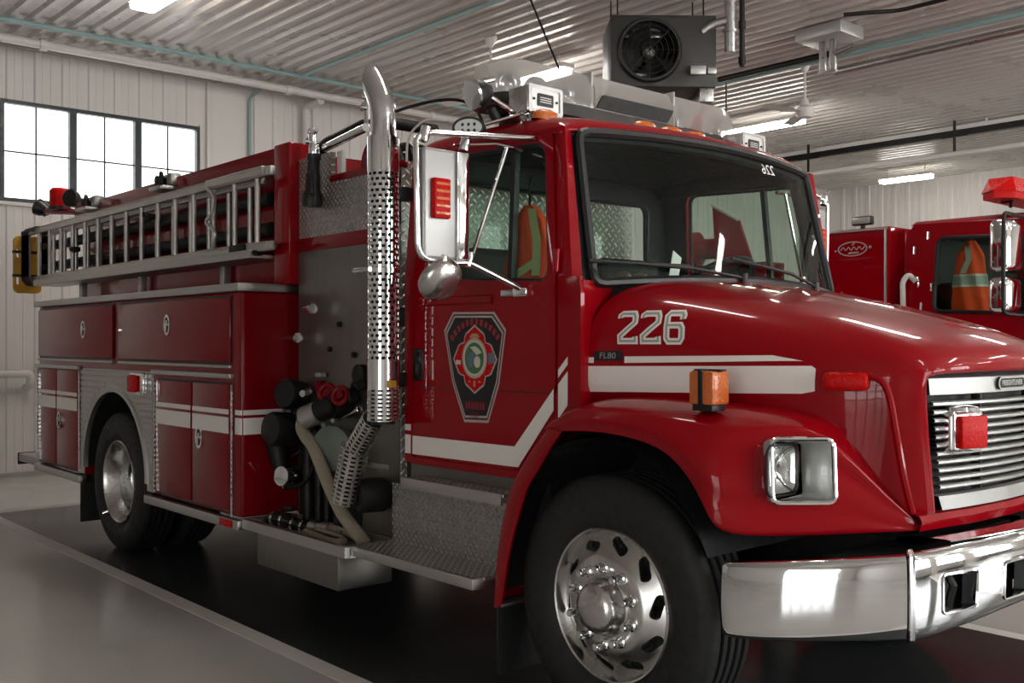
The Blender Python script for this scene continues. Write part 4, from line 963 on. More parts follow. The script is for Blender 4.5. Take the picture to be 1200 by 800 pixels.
# ================================================================== HOOD AND FENDERS
HS = [ # per station: 8 points centre -> lower edge
 [(-.04, 0, 1.80), (-.07, -.45, 1.79), (-.14, -.73, 1.77), (-.20, -.875, 1.69), (-.215, -.935, 1.58), (-.22, -.948, 1.43), (-.22, -.95, 1.31), (-.22, -.86, 1.25)],
 [(.10, 0, 1.775), (.10, -.43, 1.765), (.10, -.71, 1.73), (.10, -.835, 1.655), (.10, -.868, 1.55), (.10, -.878, 1.43), (.10, -.88, 1.31), (.1, -.80, 1.26)],
 [(.45, 0, 1.705), (.45, -.40, 1.69), (.45, -.64, 1.655), (.45, -.745, 1.595), (.45, -.785, 1.51), (.45, -.80, 1.425), (.45, -.805, 1.32), (.45, -.74, 1.2)],
 [(.75, 0, 1.63), (.75, -.38, 1.617), (.75, -.58, 1.582), (.75, -.665, 1.53), (.75, -.695, 1.47), (.75, -.715, 1.41), (.75, -.72, 1.33), (.75, -.70, .95)],
 [(.95, 0, 1.563), (.95, -.365, 1.55), (.94, -.545, 1.52), (.93, -.612, 1.485), (.925, -.635, 1.44), (.92, -.645, 1.39), (.92, -.645, 1.28), (.92, -.60, .88)],
 [(1.04, 0, 1.52), (1.03, -.35, 1.508), (1.005, -.53, 1.482), (.985, -.59, 1.457), (.98, -.605, 1.41), (.98, -.605, 1.35), (.98, -.60, 1.22), (.985, -.545, .88)],
 [(1.085, 0, 1.475), (1.075, -.35, 1.465), (1.045, -.52, 1.447), (1.02, -.57, 1.43), (1.015, -.58, 1.39), (1.015, -.58, 1.33), (1.015, -.572, 1.2), (1.02, -.515, .885)],
 [(1.095, 0, 1.425), (1.082, -.35, 1.425), (1.055, -.515, 1.42), (1.037, -.55, 1.41), (1.033, -.556, 1.38), (1.033, -.55, 1.32), (1.033, -.537, 1.2), (1.035, -.49, .91)],
 [(1.090, 0, 1.41), (1.078, -.35, 1.41), (1.05, -.51, 1.407), (1.034, -.54, 1.398), (1.03, -.545, 1.37), (1.03, -.54, 1.32), (1.03, -.527, 1.2), (1.032, -.48, .925)],
 [(1.02, 0, 1.405), (1.01, -.35, 1.405), (.99, -.508, 1.402), (.98, -.537, 1.392), (.98, -.541, 1.37), (.98, -.537, 1.32), (.98, -.524, 1.2), (.98, -.478, .928)]]
bm = B(); V = grid(bm, HS); cl = bm.edges.layers.float.new('crease_edge')
for i in range(1, 6):
    e = bm.edges.get((V[i][2], V[i+1][2])); e[cl] = (.15, .35, .55, .6, .5)[i-1]
mirror_y(bm); hood = part('hood', bm, RED, sub=2)
FE = [
 [(-.275, -1.128, 1.165), (-.28, -1.135, 1.172), (-.275, -1.10, 1.195), (-.26, -1.0, 1.235), (-.23, -.88, 1.27)],
 [(-.15, -1.13, 1.168), (-.15, -1.143, 1.21), (-.15, -1.095, 1.262), (-.15, -1.0, 1.290), (-.15, -.86, 1.305)],
 [(0, -1.135, 1.18), (0, -1.147, 1.222), (0, -1.10, 1.272), (0, -1.0, 1.298), (0, -.82, 1.31)],
 [(.19, -1.135, 1.17), (.20, -1.147, 1.213), (.205, -1.10, 1.268), (.2, -.98, 1.298), (.2, -.78, 1.31)],
 [(.355, -1.135, 1.138), (.38, -1.147, 1.183), (.395, -1.09, 1.25), (.39, -.96, 1.288), (.38, -.74, 1.30)],
 [(.468, -1.135, 1.046), (.51, -1.142, 1.105), (.535, -1.065, 1.235), (.54, -.92, 1.278), (.52, -.70, 1.29)],
 [(.535, -1.133, .94), (.58, -1.122, 1.06), (.63, -1.0, 1.23), (.64, -.86, 1.268), (.64, -.66, 1.28)],
 [(.572, -1.125, .862), (.645, -1.08, 1.02), (.71, -.92, 1.228), (.71, -.80, 1.255), (.72, -.62, 1.262)],
 [(.70, -1.0, .858), (.75, -.965, 1.02), (.79, -.825, 1.222), (.775, -.745, 1.235), (.78, -.60, 1.23)],
 [(.84, -.825, .862), (.865, -.805, 1.0), (.88, -.735, 1.10), (.85, -.685, 1.09), (.86, -.56, 1.09)],
 [(.94, -.695, .868), (.952, -.685, .92), (.955, -.662, .985), (.925, -.63, .98), (.91, -.54, .98)],
 [(1.02, -.585, .872), (1.022, -.582, .885), (1.012, -.588, .906), (.985, -.57, .90), (.96, -.51, .90)]]
FN = Vector((-.75, .66, 0))*.02
FX = []
for i, rw in enumerate(FE):
    c = [Vector(p) for p in rw]; k = {7: .8, 8: 1., 9: .9, 10: .35}.get(i, 0)
    FX.append([c[0], c[0].lerp(c[1], .34), c[0].lerp(c[1], .5)+FN*k, c[1]+FN*k, c[1].lerp(c[2], .68)+FN*k, c[1].lerp(c[2], .80), c[2], c[3], c[4]])
bm = B(); V = grid(bm, FX)
# turn the lip inward so the sheet has a visible edge
lip = [bm.verts.new(v[0].co+Vector((-.02, .05, .015)) if i > 6 else v[0].co+Vector((0, .05, .02))) for i, v in enumerate(V)]
for i in range(len(V)-1): bm.faces.new((V[i][0], V[i+1][0], lip[i+1], lip[i]))
cl = bm.edges.layers.float.new('crease_edge')
for i in range(6, len(V)-1):
    e = bm.edges.get((V[i][6], V[i+1][6])); e[cl] = .75
for i in range(len(V)-1):
    e = bm.edges.get((V[i][0], V[i+1][0])); e[cl] = .7
fen = part('fender', bm.copy(), RED, sub=2)
for v in bm.verts: v.co.y = -v.co.y
fenl = part('fender', bm, RED, sub=2)
bm = B(); tube(bm, spline([(.88, -.672, 1.405), (.925, -.66, 1.385), (.948, -.65, 1.33), (.965, -.635, 1.2), (.98, -.61, 1.05), (.995, -.58, .93)]), .013, 8); part('hood_ridge', bm, RED)
# front lower valance under the grille
bm = B(); grid(bm, [[(x-.0, y, z) for y in (-.60, -.3, 0, .3, .60) for x in [1.035+.055*(1-(y/.6)**2)+dx]] for dx, z in ((-.06, .93), (-.005, .925), (.006, .905), (-.005, .872), (-.06, .868))]); part('valance', bm, RED)
# cab-side arch behind the wheel
for s in (-1, 1):
    Lp = [(-.262, 1.172), (-.35, 1.085), (-.436, .984), (-.487, .91), (-.528, .80), (-.572, .627), (-.60, .389)]
    Rp = [(-.18, 1.168), (-.25, 1.09), (-.319, 1.002), (-.385, .92), (-.435, .81), (-.498, .638), (-.548, .399)]
    bm = B(); rows = []
    for a, b in zip(spline([(p[0], 0, p[1]) for p in Lp], 4), spline([(p[0], 0, p[1]) for p in Rp], 4)):
        rows.append([(a.x-.01, s*.90, a.z), (a.x-.004, s*1.10, a.z), (a.x+.003, s*1.128, a.z), (a.x+.02, s*1.136, a.z), (b.x-.01, s*1.136, b.z), (b.x, s*1.128, b.z), (b.x-.006, s*1.11, b.z)])
    grid(bm, rows); part('fender_extension', bm, RED)
    bm = B(); box(bm, (-.59, min(s*.80, s*1.12), .10), (-.578, max(s*.80, s*1.12), .42), .003); part('mud_flap', bm, RUBBER)
    bm = B(); box(bm, (-.60, min(s*.80, s*1.125), .395), (-.545, max(s*.80, s*1.125), .41), .003); part('flap_bracket', bm, ALU)
    bm = B(); rows = []
    for k in range(25):
        a = R(22+166*k/24); rows.append([(.57*math.cos(a)-.0, s*yy, .55+.60*math.sin(a)) for yy in (1.115, .45)])
    grid(bm, rows); 
    grid(bm, [[(.57*math.cos(R(22+166*k/24)), s*.45, .55+.60*math.sin(R(22+166*k/24))) for k in range(25)], [(0, s*.45, .55)]*25])
    bmesh.ops.remove_doubles(bm, verts=bm.verts[:], dist=.001); part('wheel_well', bm, CHASSIS)
# headlight in the fender
for s in (-1, 1):
    def Q(u, v, w=0.):      # u 0..1 outboard->inboard, v 0..1 bottom->top on the slanted face; w along -x depth
        p = Vector((.705, -.992, .972)).lerp(Vector((.845, -.825, .972)), u)+Vector((-.02*v, .018*v, .215*v)); n = Vector((.75, -.66, .12)).normalized()
        p += n*.010; p.x -= w; return Vector((p.x, -s*p.y, p.z)) if s > 0 else p
    hl = bpy.data.objects.new('headlight', None); COL.objects.link(hl); hl.parent = T
    loop = rrect(0, 1, 0, 1, .12, 4)
    bm = B(); tube(bm, [Q(u, v) for u, v in loop], .009, 8, True); obj('bezel_rim', bm, CHROME, hl)
    bm = B(); grid(bm, [[Q(u, v, w) for u, v in loop] for w in (0., .07, .13)], closed=True); bmesh.ops.contextual_create(bm, geom=[e for e in bm.edges if e.is_boundary and all((v.co.x < .72) for v in e.verts)])
    obj('bezel', bm, SILVERP, hl)
    cut_b = B(); vs = [[cut_b.verts.new(Q(u, v, w)) for u, v in loop] for w in (-.08, .135)]
    for k in range(len(loop)): cut_b.faces.new((vs[0][k], vs[0][(k+1) % len(loop)], vs[1][(k+1) % len(loop)], vs[1][k]))
    cut_b.faces.new(vs[0]); cut_b.faces.new(vs[1][::-1])
    fen_cut = cut_b
    if s < 0: cut_r = cut_b
    else: cut_l = cut_b
    y0 = -s*-1*0
    yc = s*.91
    lp = rrect(-.115, .06, .998, 1.165, .03, 4)
    if s > 0: lp = [(-a, b) for a, b in lp]
    bm = B()
    rows = [[(x, yc+(a*k), 1.08+(b-1.08)*k) for a, b in lp] for x, k in ((.665, 1.08), (.705, 1.06), (.715, 1.0), (.727, .85), (.735, .5), (.738, .1))]
    grid(bm, rows, closed=True); obj('lens', bm, CLEAR, hl)
    bm = B(); grid(bm, [[(x, yc+(a*k), 1.08+(b-1.08)*k) for a, b in lp] for x, k in ((.705, .97), (.68, .8), (.66, .4), (.655, .05))], closed=True); obj('reflector_bowl', bm, CHROME, hl)
    bm = B(); tube(bm, [(.712, yc+a*1.05, 1.08+(b-1.08)*1.05) for a, b in lp], .005, 6, True); obj('lens_ring', bm, IRON, hl)
for f_ in (fen, fenl):
    e_, dg_ = ev(f_); nm = bpy.data.meshes.new_from_object(e_, depsgraph=dg_); f_.modifiers.clear(); f_.data = nm
def cut_open(o, bmc):
    """carve an opening through an open sheet: remove the faces inside the cutter after slicing along its planes"""
    bmesh.ops.recalc_face_normals(bmc, faces=bmc.faces[:])
    bm = B(); bm.from_mesh(o.data); faces = [(f.calc_center_median(), f.normal.copy()) for f in bmc.faces]
    ctr = sum((v.co for v in bmc.verts), Vector())/len(bmc.verts); rad = max((v.co-ctr).length for v in bmc.verts)
    for c, n in faces[:-2]:
        near = [f for f in bm.faces if (f.calc_center_median()-ctr).length < rad*2.4]
        g = list({v for f in near for v in f.verts})+list({e for f in near for e in f.edges})+near
        bmesh.ops.bisect_plane(bm, geom=g, plane_co=c, plane_no=n, dist=1e-5)
    dead = [f for f in bm.faces if (f.calc_center_median()-ctr).length < rad*1.2 and all((f.calc_center_median()-c).dot(n) < 1e-4 for c, n in faces)]
    bmesh.ops.delete(bm, geom=dead, context='FACES'); bm.to_mesh(o.data); bm.free(); bmc.free()
cut_open(fen, cut_r); cut_open(fenl, cut_l)
for f_ in (fen, fenl): f_.data.polygons.foreach_set('use_smooth', [True]*len(f_.data.polygons))
# decals on the hood side
HT = bvh(hood)
dec = lambda name, polys, m, off=.003: decal(name, polys, HT, m, T, off)
dec('white_stripe', [([(-.213, 1.318), (.66, 1.335), (.705, 1.345), (.705, 1.425), (.69, 1.435), (-.213, 1.422)], [])], WHITE)
dec('white_stripe', [([(-.045, 1.437), (.60, 1.452), (.66, 1.452), (.55, 1.472), (-.045, 1.463)], [])], WHITE); dec('white_stripe', [([(-.21, 1.435), (-.185, 1.435), (-.185, 1.458), (-.21, 1.458)], [])], WHITE)
dec('model_badge', [([(-.185, 1.445), (-.055, 1.445), (-.055, 1.487), (-.185, 1.482)], [])], BLACK)
def digits(x, z, h, w, st):
    two = [(0, .80), (0, .88), (.12, 1-.07), (.88, .93), (1, .82), (1, .66), (.02, .24), (.02, .08), (1.02, .08), (1.02, .22)]
    six = [(.98, .74), (.98, .84), (.86, .93), (.16, .93), (.03, .84), (.03, .17), (.16, .07), (.86, .07), (.98, .17), (.98, .46), (.86, .56), (.03, .56)]
    res = []
    for k, d in enumerate((two, two, six)):
        pts = [(x+k*w*1.52+a*w, z+b*h) for a, b in d]; res.append(pts)
    return res
def warp(polys): return polys
num = []
for p in digits(0, 0, 1, 1, 1): pass
DG = [[(x_-(z_-1.514)*.16, z_) for x_, z_ in d_] for d_ in digits(-.070, 1.514, .128, .066, .02)]
polys = [q for d in DG for q in ribbon(d, .025)]
dec('hood_number', polys, WHITE, .003)['label'] = 'white hood number 226'
polys = [q for d in DG for q in ribbon(d, .008)]
dec('hood_number_inline', polys, SILVERT, .0045)
b2 = text_bm('FL80', .034, 0.)
P2 = [(v.co.x, v.co.y) for v in b2.verts]
for v in b2.verts:
    x, z = v.co.x*1.15-.12, v.co.y+1.465; h = HT.ray_cast(Vector((x, -3, z)), Vector((0, 1, 0)), 6.)
    v.co = (h[0]+Vector((0, -.006, 0))) if h[0] else Vector((x, -.95, z))
part('badge_lettering', b2, SILVERP, smooth=0)
# amber turn lamp on fender, red side lamp on hood
FT = bvh(fen)
bm = B(); box(bm, (.405, -1.045, 1.275), (.495, -.965, 1.298), .004); tl = part('turn_lamp', bm, BLACK)
bm = B(); box(bm, (.395, -1.055, 1.297), (.505, -.955, 1.418), .012); obj('lens', bm, AMBER, tl)
bm = B(); box(bm, (.440, -1.059, 1.292), (.460, -.951, 1.422), .004); box(bm, (.39, -1.02, 1.418), (.51, -.98, 1.424), .003); obj('lamp_frame', bm, IRON, tl)
bm = B(); box(bm, (0, -.03, -.035), (.16, .03, .03), .02, 3, M=Matrix.Translation((.735, -.725, 1.385)) @ Matrix.Rotation(R(22), 4, 'Z')); sl = part('side_lamp', bm, REDLENS)
# ---- grille
gx = lambda y: 1.03+.055*(1-(y/.55)**2)
bm = B(); grid(bm, [[(gx(y)-.06, y, z) for y in (-.56, -.3, 0, .3, .56)] for z in (.90, 1.43)]); gr = part('grille', bm, CHASSIS)
def edge(z): return .478+(z-.93)*.13
bm = B()
yb = edge(1.37)-.008
rows = []
for z0 in ((1.345, 1.40),):
    zt, zb = 1.398, 1.333
    ya, yc_ = edge(zt)-.006, edge(zb)-.006
    k = 20
    top = [(-ya+2*ya*i/k) for i in range(k+1)]; bot = [(-yc_+2*yc_*i/k) for i in range(k+1)]
    grid(bm, [[(gx(y)-.03, y, zt) for y in top], [(gx(y)-.004, y, zt-.004) for y in top], [(gx(y)-.004, y, zb+.004) for y in bot], [(gx(y)-.03, y, zb) for y in bot]])
obj('grille_header', bm, SILVERP, gr)
bm = B(); zt, zb = .985, .928; ya, yc_ = edge(zt)-.006, edge(zb)-.02
top = [(-ya+2*ya*i/20) for i in range(21)]; bot = [(-yc_+2*yc_*i/20) for i in range(21)]
grid(bm, [[(gx(y)-.03, y, zt) for y in top], [(gx(y)-.004, y, zt-.004) for y in top], [(gx(y)-.004, y, zb+.004) for y in bot], [(gx(y)-.03, y, zb) for y in bot]]); obj('grille_footer', bm, SILVERP, gr)
nb = 11
for k in range(nb):
    z = 1.305-k*(1.305-1.013)/(nb-1); e = edge(z)-.012
    bm = B(); yy = [-e+2*e*i/24 for i in range(25)]
    rows = [[(gx(y)+dx, y, z+dz) for y in yy] for dx, dz in ((-.035, .006), (-.006, .009), (.002, .004), (.002, -.004), (-.006, -.009), (-.035, -.006))]
    grid(bm, rows); obj('grille_bar', bm, GRILLEM, gr)
for y in (-.22, .22):
    bm = B(); box(bm, (gx(y)-.04, y-.006, .99), (gx(y)-.004, y+.006, 1.335), .002); obj('grille_upright', bm, IRON, gr)
EMX = gx(0)-.003
bm = B(); prism(bm, rrect(-.115, .115, 1.345, 1.392, .023, 6), YZ(EMX), 0, .008); eb = obj('grille_badge', bm, IRON, T)
bm = B(); prism(bm, rrect(-.115, .115, 1.345, 1.392, .023, 6), YZ(EMX+.006), 0, .004, [rrect(-.108, .108, 1.351, 1.386, .017, 6)]); obj('badge_rim', bm, SILVERP, eb)
text('badge_lettering', 'FREIGHTLINER', .0275, facing((EMX+.009, 0, 1.3685), (0, 1, 0), (0, 0, 1)), SILVERP, eb, .001, bold=.0006)
# warning lamps on the grille
for y in (-.36, .36):
    x = gx(y); M = Matrix.Translation((x, y, 1.205)) @ Matrix.Rotation(R(-12 if y < 0 else 12), 4, 'Z')
    bm = B(); box(bm, (-.05, -.088, -.078), (.036, .088, .078), .022, 3, M=M); wl = part('warning_lamp', bm, CHROME)
    bm = B(); box(bm, (.032, -.070, -.058), (.062, .070, .058), .010, 2, M=M); obj('lens', bm, REDLENS, wl)
    bm = B(); lathe(bm, [(0, 0), (.075, 0), (.07, .014), (.03, .02), (0, .02)], M @ Vector((.0, 0, .073)), (0, 0, 1), 24, (.8, 1)); obj('lamp_cap', bm, CHROME, wl)
# ---- bumper
def bsec(x, y, nx, ny, zt, zb):
    c = Vector((x, y, 0)); n = Vector((nx, ny, 0)).normalized()
    return [c+n*d+Vector((0, 0, z)) for d, z in ((-.055, zt-.005), (-.02, zt+.002), (-.002, zt-.008), (.004, zt-.03), (.012, (zt+zb)/2), (.004, zb+.03), (-.004, zb+.008), (-.025, zb), (-.05, zb+.01))]
ST = [(.585, -1.105, .10, -1, .772, .508), (.60, -1.113, .12, -1, .776, .510), (.68, -1.108, .2, -1, .786, .516), (.80, -1.07, .32, -1, .80, .53), (.95, -.99, .45, -1, .818, .545), (1.06, -.915, .62, -1, .832, .557), (1.12, -.86, .85, -1, .84, .564)]
bm = B(); grid(bm, [bsec(*a) for a in ST]); bp = bpy.data.objects.new('bumper', None); COL.objects.link(bp); bp.parent = T
obj('bumper_wing', bm, CHROME, bp, sub=1)
bm = B(); grid(bm, [bsec(a[0], -a[1], a[2], -a[3], a[4], a[5]) for a in ST]); obj('bumper_wing', bm, CHROME, bp, sub=1)
SC_ = [(1.125, -.852, .9, -.9, .842, .565), (1.155, -.815, 1, -.55, .845, .568), (1.19, -.70, 1, -.22, .848, .58), (1.22, -.50, 1, -.12, .85, .597), (1.24, -.25, 1, -.05, .85, .612), (1.245, 0, 1, 0, .85, .615)]
SC_ = SC_+[(a[0], -a[1], a[2], -a[3], a[4], a[5]) for a in SC_[-2::-1]]
bm = B(); grid(bm, [bsec(*a) for a in SC_]); bc = obj('bumper_center', bm, CHROME, bp, sub=1)
for y in (-.845, .845):
    x = 1.128; bm = B(); n = Vector((.75, -1 if y < 0 else 1, 0)).normalized()
    tube(bm, [Vector((x, y, 0))+n*d+Vector((0, 0, z)) for d, z in ((-.02, .848), (.008, .835), (.018, .70), (.008, .575), (-.02, .562))], .011, 8); obj('bumper_seam', bm, CHROME, bp)
md = bc.modifiers.new('t', 'SOLIDIFY'); md.thickness = .006; md.offset = 0
BT = bvh(bc)
e_, dg_ = ev(bc); nm = bpy.data.meshes.new_from_object(e_, depsgraph=dg_); bc.modifiers.clear(); bc.data = nm
cb = B()
for y in (-.665, -.33, .33, .665): prism(cb, rrect(y-.085, y+.085, .650, .772, .014, 3), YZ(1.0), 0, .5)
cut(bc, cb)
for y in (-.665, -.33, .33, .665):
    ring = []
    for yy, z in rrect(y-.086, y+.086, .649, .773, .015, 4):
        h_ = BT.ray_cast(Vector((3, yy, z)), Vector((-1, 0, 0)), 4.); ring.append(h_[0]+Vector((.001, 0, 0)))
    bm = B(); tube(bm, ring, .006, 6, True); obj('opening_rim', bm, CHROME, bp)
    bm = B(); grid(bm, [[p+Vector((-.004, 0, 0)) for p in ring], [p+Vector((-.05, 0, 0)) for p in ring]], closed=True); obj('opening_sleeve', bm, CHROME, bp)
    x = ring[0].x; bm = B(); box(bm, (x-.16, y-.13, .62), (x-.075, y+.13, .80)); obj('opening_back', bm, CHASSIS, bp)
    if abs(y) > .5:
        bm = B(); tube(bm, [(x-.05, y-.02, .66), (x-.03, y-.02, .73), (x-.05, y-.02, .76)], .014, 8); obj('tow_hook', bm, IRON, bp)
bm = B(); box(bm, (.80, -.85, .70), (1.0, .85, .79), .01); part('bumper_gap_filler', bm, CHASSIS)
bm = B(); rows = []
for dx, z in ((-.10, .848), (-.02, .853), (-.02, .858), (-.1, .858)): rows.append([(1.16+dx+.07*(1-(y/.6)**2), y, z) for y in [-.6+.1*k for k in range(13)]])
grid(bm, rows); part('bumper_trim', bm, CHROME)

# ================================================================== MIRRORS, ROOF EQUIPMENT
for s in (-1, 1):
    mr = bpy.data.objects.new('mirror', None); COL.objects.link(mr); mr.parent = T
    Y = lambda y: s*y
    mx = -.62
    bm = B(); box(bm, (mx-.035, min(Y(1.27), Y(1.49)), 1.86), (mx+.012, max(Y(1.27), Y(1.49)), 2.315), .014, 3); obj('mirror_head', bm, MIRBACK, mr)
    bm = B(); box(bm, (mx-.041, min(Y(1.285), Y(1.475)), 1.875), (mx-.036, max(Y(1.285), Y(1.475)), 2.30)); obj('mirror_glass', bm, CHROME, mr)
    bm = B(); box(bm, (mx+.012, min(Y(1.262), Y(1.325)), 1.865), (mx+.024, max(Y(1.262), Y(1.325)), 2.31), .004); obj('head_flange', bm, CHROME, mr)
    bm = B(); box(bm, (mx+.012, min(Y(1.37), Y(1.455)), 2.025), (mx+.04, max(Y(1.37), Y(1.455)), 2.19), .008); obj('signal_lamp', bm, REDLENS, mr)
    bm = B()
    for k in range(5): box(bm, (mx+.039, min(Y(1.377), Y(1.448)), 2.04+.03*k), (mx+.043, max(Y(1.377), Y(1.448)), 2.052+.03*k), .001, 1)
    obj('lamp_ribs', bm, AMBER, mr)
    bm = B(); tube(bm, bend([(mx, Y(1.36), 1.845), (mx, Y(1.51), 1.865), (mx, Y(1.52), 2.35), (mx, Y(1.46), 2.375), (-.52, Y(.965), 2.40)], .06, 5), .0125, 10); obj('mirror_frame', bm, CHROME, mr)
    bm = B(); tube(bm, [(mx, Y(1.27), 2.345), (-.62, Y(1.10), 2.37), (-.60, Y(.965), 2.36)], .010, 8); obj('upper_brace', bm, CHROME, mr)
    bm = B(); tube(bm, bend([(mx, Y(1.39), 1.845), (mx+.01, Y(1.25), 1.855), (-.545, Y(1.005), 1.745)], .03), .014, 10); obj('lower_arm', bm, CHROME, mr)
    bm = B(); tube(bm, [(mx+.01, Y(1.24), 1.87), (-.60, Y(1.05), 2.36)], .009, 8); obj('diagonal_brace', bm, CHROME, mr)
    bm = B(); box(bm, (-.59, min(Y(.99), Y(1.03)), 1.715), (-.50, max(Y(.99), Y(1.03)), 1.755), .008); obj('arm_bracket', bm, CHROME, mr)
    bm = B(); box(bm, (-.68, min(Y(1.0), Y(1.02)), 1.72), (-.58, max(Y(1.0), Y(1.02)), 1.75), .006); obj('arm_foot', bm, POLISH, mr)
    for y, z in ((1.39, 1.848), (1.25, 1.868), (1.48, 2.365), (1.27, 2.35)):
        bm = B(); lathe(bm, [(0, -.03), (.02, -.03), (.022, 0), (.02, .03), (0, .03)], (mx+.004, Y(y), z), (0, .3, 1), 12); obj('clamp', bm, CHROME, mr)
    bm = B(); lathe(bm, [(0, .05), (.05, .044), (.09, .02), (.098, 0), (.098, -.02), (0, -.02)], (mx-.01, Y(1.385), 1.775), (.55, 0, -.42), 28, (1, 1)); obj('convex_mirror', bm, POLISH, mr)
# perforated oval lamp above the mirror
bm = B(); M = facing((-.66, -1.215, 2.435), (.78, .62, 0), (0, 0, 1))
prism(bm, ell(0, 0, .066, .041), lambda u, v, w: M @ Vector((u, v, w)), -.05, 0); ol = part('oval_lamp', bm, BLACK)
bm = B(); prism(bm, ell(0, 0, .072, .046), lambda u, v, w: M @ Vector((u, v, w)), -.012, .006, [ell(0, 0, .060, .036)]); obj('lamp_rim', bm, BLACK, ol)
bm = B(); prism(bm, ell(0, 0, .060, .036), lambda u, v, w: M @ Vector((u, v, w)), .0, .004, [ell(-.026+.026*i, -.013+.026*j, .007, .008, 10) for i in range(3) for j in range(2)]); obj('lamp_face', bm, SILVERP, ol)
bm = B(); tube(bm, [(-.66, -1.20, 2.44), (-.69, -1.19, 2.39)], .01, 6); tube(bm, [(-.65, -1.18, 2.44), (-.66, -.85, 2.56)], .008, 6); obj('lamp_bracket', bm, CHROME, ol)
# light bar
lb = bpy.data.objects.new('light_bar', None); COL.objects.link(lb); lb.parent = T; lb.location = (-.93, 0, 2.575)
bm = B(); prism(bm, rpoly([(-.86, -.13), (.86, -.13), (.93, 0), (.86, .13), (-.86, .13), (-.93, 0)], .03), lambda u, v, w: Vector((v, u, w)), .045, .10); obj('bar_base', bm, HEATER, lb)
bm = B(); prism(bm, rpoly([(-.80, -.10), (.80, -.10), (.80, .10), (-.80, .10)], .03), lambda u, v, w: Vector((v, u, w)), .02, .046); obj('bar_tray', bm, IRON, lb)
bm = B()
def dome(y0, y1, e0, e1):
    rows = []
    for t in range(11):
        y = y0+(y1-y0)*t/10; k = 1.
        if e0 and t < 3: k = (.45, .8, .95)[t]
        if e1 and t > 7: k = (.95, .8, .45)[t-8]
        rows.append([(x*k, y, .10+(z-.10)*(.55+.45*k)) for x, z in ((-.14, .10), (-.135, .20), (-.10, .27), (0, .285), (.10, .27), (.135, .20), (.14, .10))])
    grid(bm, rows)
    for r in (rows[0], rows[-1]): bm.faces.new([bm.verts.new(p) for p in r])
dome(-.92, -.31, True, False); obj('lens_dome', bm, MILKY, lb)
bm = B(); dome(.31, .92, False, True); obj('lens_dome', bm, MILKY, lb)
bm = B(); dome(-.30, .30, False, False); obj('lens_dome', bm, MILKY, lb)
bm = B(); prism(bm, rpoly([(-.30, .105), (.24, .105), (.29, .175), (-.25, .175)], .01), YZ(.142), -.01, .006); obj('speaker_grille', bm, IRON, lb)
for y, m in ((-.78, CHROME), (-.6, CHROME), (-.42, CHROME), (.42, CHROME), (.60, REDLENS), (.78, CHROME)):
    bm = B(); lathe(bm, [(.0, -.0), (.03, .006), (.058, .03), (.066, .055)], (.01, y, .155), (.8, -.45 if y < 0 else .45, 0), 20); lathe(bm, [(0, 0), (.035, 0), (.035, .05), (0, .05)], (0, y, .10), (0, 0, 1), 14); obj('rotator', bm, m, lb)
for y in (-.315, .315):
    bm = B(); box(bm, (-.13, y-.006, .10), (.13, y+.006, .285), .003); obj('divider', bm, SILVERP, lb)
for y in (-.7, .7):
    bm = B(); box(bm, (-.10, y-.03, -.03), (.10, y+.03, .022), .006); obj('bar_foot', bm, IRON, lb)
bm = B(); lathe(bm, [(0, 0), (.012, 0), (.012, .02), (0, .022)], (.128, .46, .07), (1, 0, 0), 10); obj('lens_screw', bm, CHROME, lb)
# siren speakers
for y in (-.80, .78):
    sp = bpy.data.objects.new('siren_speaker', None); COL.objects.link(sp); sp.parent = T; sp.location = (-.66, y, 2.605)
    bm = B(); box(bm, (-.10, -.105, -.06), (.035, .105, .065), .012, 3); obj('speaker_housing', bm, POLISH, sp)
    bm = B(); prism(bm, rrect(-.105, .105, -.06, .065, .012), YZ(.034), 0, .008, [rrect(-.088, .088, -.045, .05, .01)]); obj('speaker_bezel', bm, CHROME, sp)
    bm = B(); prism(bm, rrect(-.088, .088, -.045, .05, .01), YZ(.033), 0, .003); obj('speaker_face', bm, ALU, sp)
    bm = B(); prism(bm, rrect(-.048, .048, -.026, .03, .006), YZ(.034), 0, .006); obj('speaker_plate', bm, BLACK, sp)
    bm = B(); 
    for z in (-.008, .002, .012): box(bm, (.039, -.034, z-.002), (.0415, .034, z+.002))
    obj('plate_bars', bm, SILVERP, sp)
    for q in (-.07, .07):
        bm = B(); cyl(bm, (.036, q, .002), (.041, q, .002), .006, 10); obj('screw', bm, IRON, sp)
    bm = B(); box(bm, (-.07, -.06, -.10), (.01, .06, -.058), .006); obj('speaker_bracket', bm, CHROME, sp)
# clearance lamps
for y in (-.82, -.20, 0, .19, .82):
    x = -.56 if abs(y) < .5 else -.60; h = {0: .0}.get(y, 0)
    zc = 2.557 if abs(y) < .5 else 2.525
    bm = B(); lathe(bm, [(.062, -.012), (.06, .004), (.048, .024), (.025, .034), (0, .036)], (x, y, zc), (.15, 0, 1), 24, (.8, 1.25)); part('clearance_lamp', bm, AMBER)
